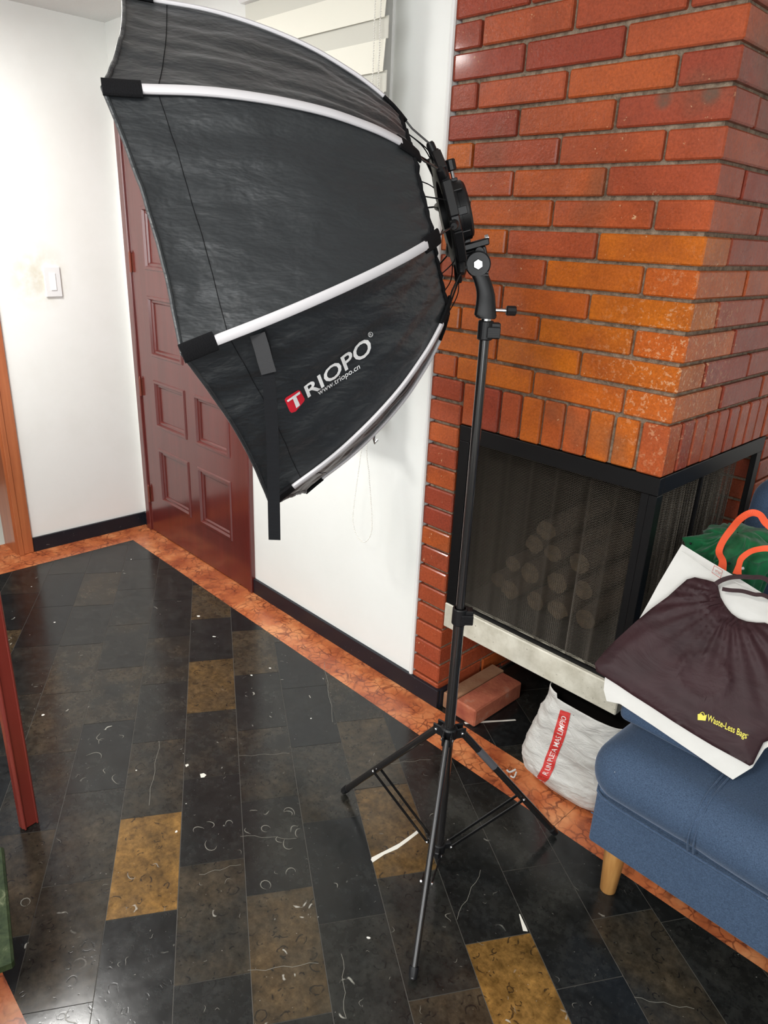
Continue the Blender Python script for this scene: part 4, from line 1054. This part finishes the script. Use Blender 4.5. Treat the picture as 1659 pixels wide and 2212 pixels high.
ribbon(hl, spline([bp(x, y, OFF + .014) for x, y in hpx] + [bp(1659, 1254, OFF + .014) + BE * .06 - BU * .03], 6), BU, .010, .003); hl.build('handle', m_brown, br)
hl = MB(); hpx = [(1560, 1272), (1578, 1275), (1604, 1277), (1630, 1284), (1659, 1290)]
ribbon(hl, spline([bp(x, y, OFF + .012) for x, y in hpx] + [bp(1659, 1290, OFF + .012) + BE * .07 - BU * .01], 6), BU, .0085, .003); hl.build('handle', m_brown, br)
bb_ = bvh_of([brown])
decal_text('brand_lettering', 'Waste-Less Bags', [(1527, 1556), (1612, 1596), (1615, 1582.5), (1529.5, 1542.5)], bb_, m_yellow, brown, .0012, .012)
decal_poly('bag_emblem', [(1507, 1543), (1514, 1541), (1519, 1546), (1527, 1544), (1524, 1557), (1507, 1555)], bb_, m_yellow, brown, .0012)
hp_ = [bb_.ray_cast(CAM, ray(x, y))[0] + BN * .0015 for x, y in ((1512, 1544), (1514, 1540), (1518, 1538.5), (1521, 1541), (1522, 1546))]
MB().tube(hp_, .0009, 6).build('emblem_handle', m_yellow, brown)
decal_text('registered_mark', 'o', [(1613.5, 1588), (1616.5, 1589.5), (1617, 1586.5), (1614, 1585)], bb_, m_yellow, brown, .0012)
tt_ = bvh_of([tote]); m_stamp = Mat('red_stamp', (0.62, 0.20, 0.18), .6).m
for q4 in ([(1538, 1237), (1556, 1249)], [(1556, 1249), (1561, 1233)], [(1561, 1233), (1543, 1222)], [(1543, 1222), (1538, 1237)]):
    h_ = [tt_.ray_cast(CAM, ray(*p))[0] for p in q4]
    if None not in h_: MB().tube([p + BN * .0006 for p in h_], .0006, 5).build('stamp_border', m_stamp, tote)
decal_text('stamp_lettering', 'YDH', [(1543, 1237), (1555, 1243), (1557, 1236), (1545, 1230)], tt_, m_stamp, tote, .0010)
# orange handles of the tote
def rb_path(name, pxs, widths):
    mb = MB(); pts_ = [fy(x, y, d_) for x, y, d_ in pxs]
    sp1 = spline(pts_, 6); wl_ = []
    m_ = len(pts_) - 1
    for i in range(len(sp1)):
        x = i / 6; k = min(int(x), m_ - 1); wl_.append(widths[k] + (widths[k + 1] - widths[k]) * (x - k))
    ws = []
    for i, p in enumerate(sp1):
        t = (sp1[min(i + 1, len(sp1) - 1)] - sp1[max(i - 1, 0)]).normalized(); ws.append(t.cross(VDN).normalized())
    ribbon(mb, sp1, ws, wl_, .0016); return mb.build(name, m_orange, tb_, smooth=False)
rb_path('handle', [(1559, 1232, 1.655), (1561, 1212, 1.67), (1553, 1192, 1.69), (1562, 1168, 1.70), (1580, 1143, 1.71), (1600, 1120, 1.71), (1622, 1108, 1.71), (1641, 1112, 1.71), (1653, 1128, 1.71), (1672, 1145, 1.71)], [.022, .018, .017, .016, .017, .017, .016, .015, .017, .017])
rb_path('handle', [(1592, 1241, 1.66), (1596, 1222, 1.67), (1602, 1206, 1.68), (1620, 1192, 1.69), (1640, 1186, 1.69), (1662, 1185, 1.69), (1685, 1192, 1.69)], [.022, .013, .014, .013, .013, .014, .014])

# ------------------------------------------------------------------ green umbrella
um = thing('folded_umbrella', 'loosely folded green umbrella propped between the white tote and the sofa back', 'umbrella', (-.555, 1.84, .45))
uc = fy(1592, 1172, 1.80); ax_u = (uc - Vector((-.53, 1.86, .50))).normalized()
eu = (VR - ax_u * VR.dot(ax_u)).normalized(); gu = ax_u.cross(eu)
def um_pt(u, v):
    an = 2 * math.pi * v
    pl_ = math.sin(an * 8 + 1.5 * math.sin(an * 2)); pl2 = math.sin(an * 21 + 2)
    if u < .6:      # outside, from tip to open edge
        t = u / .6; r = .014 + .078 * t ** .8 + .014 * pl_ * t + .004 * pl2 * t; h = -.30 * (1 - t)
    else:           # inward folded top with a swirl
        t = (u - .6) / .4; r = (.092 + .016 * pl_ + .004 * pl2) * (1 - t) ** .9 + .002; h = .030 * math.sin(t * math.pi * .6) + .006 * math.sin(an * 5 + t * 9) * (1 - t)
        an += t * .9
    if .5 < u < .72: r += .016 * max(0, math.sin(an * 5.0 + .6)) ** 6
    return uc + ax_u * h + (eu * math.cos(an) * 1.0 + gu * math.sin(an) * .95) * r
MB().grid(um_pt, 50, 160).build('canopy', m_green, um, angle=50)
for k in range(5):
    an = k * 1.25 + .4; q_ = uc + (eu * math.cos(an) + gu * math.sin(an)) * .108; tp = MB(); ico(tp, q_, .0035); tp.build('rib_tip', m_plastic, um)
wt = fy(1601, 1228, 1.72); MB().tube([wt - eu * .006, wt + eu * .006], .0035, 8).build('strap_bead', m_white, um)

# ------------------------------------------------------------------ white woven sack
sk = thing('woven_sack', 'crumpled white woven sack with a red printed stripe on the floor under the hearth', 'sack', (-.80, 1.62, 0))
#   z,   x0,     x1,    y0,    y1
RG = [(0.004, -.885, -.690, 1.575, 1.69), (.012, -.915, -.672, 1.548, 1.715), (.035, -.948, -.664, 1.532, 1.735), (.075, -.958, -.660, 1.528, 1.740), (.13, -.945, -.658, 1.538, 1.735), (.20, -.930, -.655, 1.548, 1.725), (.26, -.918, -.652, 1.558, 1.715), (.300, -.905, -.650, 1.564, 1.70)]
def skp(t, v):
    x = t * (len(RG) - 1); i = min(int(x), len(RG) - 2); f = x - i; f = f * f * (3 - 2 * f)
    z, x0, x1, y0, y1 = [RG[i][q_] + (RG[i + 1][q_] - RG[i][q_]) * (x - i) for q_ in range(5)]
    an = 2 * math.pi * v; cx = math.copysign(abs(math.cos(an)) ** .55, math.cos(an)); cy = math.copysign(abs(math.sin(an)) ** .6, math.sin(an))
    return Vector(((x0 + x1) / 2 + (x1 - x0) / 2 * cx, (y0 + y1) / 2 + (y1 - y0) / 2 * cy, z))
def sack_pt(u, v):
    p = skp(u, v); c_ = Vector((-.80, 1.63, p.z)); nr = (p - c_); nr.z = 0; nr.normalize()
    nz = noise.fractal(Vector((p.x * 18, p.y * 18, p.z * 26)), 1.0, 2.0, 5) * .0075 + .006 * noise.noise(Vector((p.x * 9 + p.z * 16, 4, p.z * 9)))
    nz *= 1.0 if u < .93 else max(.25, (1 - u) / .07)
    if p.z < .03: nz *= .4
    # right side dent
    nz -= .016 * math.exp(-((p.x + .76) / .04) ** 2 - ((p.z - .12) / .03) ** 2) * (1 if p.y < 1.63 else 0)
    p = p + nr * nz
    if u > .9: p.z += (.014 if p.x < -.86 and p.y < 1.62 else 0) * (u - .9) / .1
    p.z = max(.002, p.z); return p
skm = MB(); skm.grid(sack_pt, 60, 150)
vs_ = [sack_pt(0, j / 150) for j in range(150)]; skm.add([Vector((-.79, 1.64, .003))] + vs_, [[0, 1 + j, 1 + (j + 1) % 150] for j in range(150)])
sack = skm.build('sack_body', m_sack, sk, angle=60)
sd_ = sack.modifiers.new('s', 'SOLIDIFY'); sd_.thickness = .0012; sd_.offset = -1
inn = MB(); inn.grid(lambda u, v: Vector((-.78, 1.635, .0)) + (sack_pt(1 - .55 * u, v) - Vector((-.78, 1.635, 0))) * Vector((1, 1, 1)).x * 1.0 + Vector((0, 0, -.004)) + (Vector((-.78, 1.635, sack_pt(1 - .55 * u, v).z)) - sack_pt(1 - .55 * u, v)) * (.04 + .9 * max(0, u - .6) / .4), 14, 80)
inn.build('sack_inside', m_dark, sk)  # black inner surface set just inside the sack mouth
tz = MB(); tz.tube(spline([(-.935, 1.53, .02), (-.945, 1.515, .012), (-.955, 1.512, .016)], 4), .003, 6); tz.tube(spline([(-.93, 1.527, .015), (-.925, 1.51, .008), (-.935, 1.505, .01)], 4), .0025, 6); tz.build('tied_corner', m_sack, sk)
ksk = bvh_of([sack])
strip = [(1199, 1690), (1184, 1686), (1164, 1680), (1172, 1660), (1177, 1648), (1182, 1622), (1193, 1600), (1200, 1570), (1206, 1548), (1212, 1533), (1219, 1532), (1232, 1540), (1229, 1565), (1223, 1592), (1216, 1620), (1204, 1636), (1201, 1648), (1195, 1664)]
def strip_decal():
    Lc = [(1153, 1687), (1164, 1672), (1173, 1655), (1178, 1638), (1186, 1618), (1193, 1598), (1199, 1575), (1206, 1550), (1211, 1533)]
    Rc = [(1172, 1695), (1186, 1682), (1197, 1660), (1202, 1640), (1208, 1625), (1217, 1603), (1223, 1585), (1229, 1560), (1233, 1540)]
    vs = []; nL = 32; nW = 6
    def lerp(arr, t):
        x = t * (len(arr) - 1); i = min(int(x), len(arr) - 2); return (arr[i][0] + (arr[i + 1][0] - arr[i][0]) * (x - i), arr[i][1] + (arr[i + 1][1] - arr[i][1]) * (x - i))
    mb = []
    for i in range(nL + 1):
        a_ = lerp(Lc, i / nL); b_ = lerp(Rc, i / nL)
        for j in range(nW + 1): mb.append((a_[0] + (b_[0] - a_[0]) * j / nW, a_[1] + (b_[1] - a_[1]) * j / nW))
    out = []
    for x, y in mb:
        h = ksk.ray_cast(CAM, ray(x, y)); 
        if h[0] is None: h = ksk.find_nearest(CAM + ray(x, y) * 2.3)
        nr = h[1] if h[1].dot(ray(x, y)) < 0 else -h[1]; out.append(h[0] + nr * .0015)
    fs = [[i * (nW + 1) + j, (i + 1) * (nW + 1) + j, (i + 1) * (nW + 1) + j + 1, i * (nW + 1) + j + 1] for i in range(nL) for j in range(nW)]
    MB().add(out, fs).build('red_stripe', m_sackred, sack, smooth=False, fix=False); return Lc, Rc, lerp
Lc, Rc, lerp = strip_decal()
if Lc:
    vs, fs = text_mesh('R UN PLETA MAS LIMPIO', .008, .1)
    out = []
    for s_, t_ in vs:
        tt = .15 + s_ * .78; a_ = lerp(Lc, tt); b_ = lerp(Rc, tt); k = .74 - t_ * .48
        x, y = a_[0] + (b_[0] - a_[0]) * k, a_[1] + (b_[1] - a_[1]) * k
        h = ksk.ray_cast(CAM, ray(x, y))
        if h[0] is None: h = ksk.find_nearest(CAM + ray(x, y) * 2.3)
        nr = h[1] if h[1].dot(ray(x, y)) < 0 else -h[1]; out.append(h[0] + nr * .0026)
    MB().add(out, fs).build('stripe_lettering', m_sackwhite, sack, smooth=False, fix=False)

# ------------------------------------------------------------------ dining table (its leg enters at the left edge)
dtb = thing('dining_table', 'dark red wooden table, its moulded leg at the left edge', 'table', (-1.70, .39, 0))
def tleg(x, y, an=0.15):
    Mx = Matrix.Translation((x, y, 0)) @ Matrix.Rotation(an, 4, 'Z')
    lg = MB(); lg.box(-.024, .0, -.022, .022, .001, .735, M=Mx, bev=.004); lg.build('leg', m_redleg, dtb, smooth=False)
    bd_ = MB()
    for s_ in (-1, 1): bd_.box(-.002, .003, s_ * .016 - .0022, s_ * .016 + .0022, .001, .735, M=Mx, bev=.001)
    bd_.build('leg_bead', m_redleg, dtb, smooth=False)
tleg(-1.668, .390)
for (x, y) in ((-1.668, -.42), (-2.75, .39), (-2.75, -.42)): tleg(x, y)
MB().box(-2.83, -1.668, -.45, .405, .742, .77, bev=.005).build('table_top', m_redleg, dtb, smooth=False)
MB().box(-2.78, -1.70, -.42, .375, .67, .742).build('apron', m_redleg, dtb, smooth=False)
# green marble side table
gt = thing('side_table', 'dark green marble low table whose corner shows at the lower left edge', 'table', (-1.35, .08, 0))
c1 = fz(30, 2074, .40); c2 = fz(8, 1835, .40); dxx = (c2 - c1).normalized(); dyy = Vector((-dxx.y, dxx.x, 0))
if dyy.y > 0: dyy = -dyy
Mg = Matrix(((-dxx.x, dyy.x, 0, c1.x), (-dxx.y, dyy.y, 0, c1.y), (0, 0, 1, .38), (0, 0, 0, 1)))
MB().box(-.26, 0, 0, .24, 0, .02, M=Mg, bev=.004).build('table_top', m_green_marble, gt, smooth=False)
lgm = Matrix.Translation((0, 0, 0)) @ Mg
for (x, y) in ((-.22, .20), (-.22, .08), (-.06, .20), (-.06, .10)):
    MB().box(x, x + .02, y, y + .02, -.379, 0.0, M=Mg, bev=.002).build('leg', m_steel, gt, smooth=False)
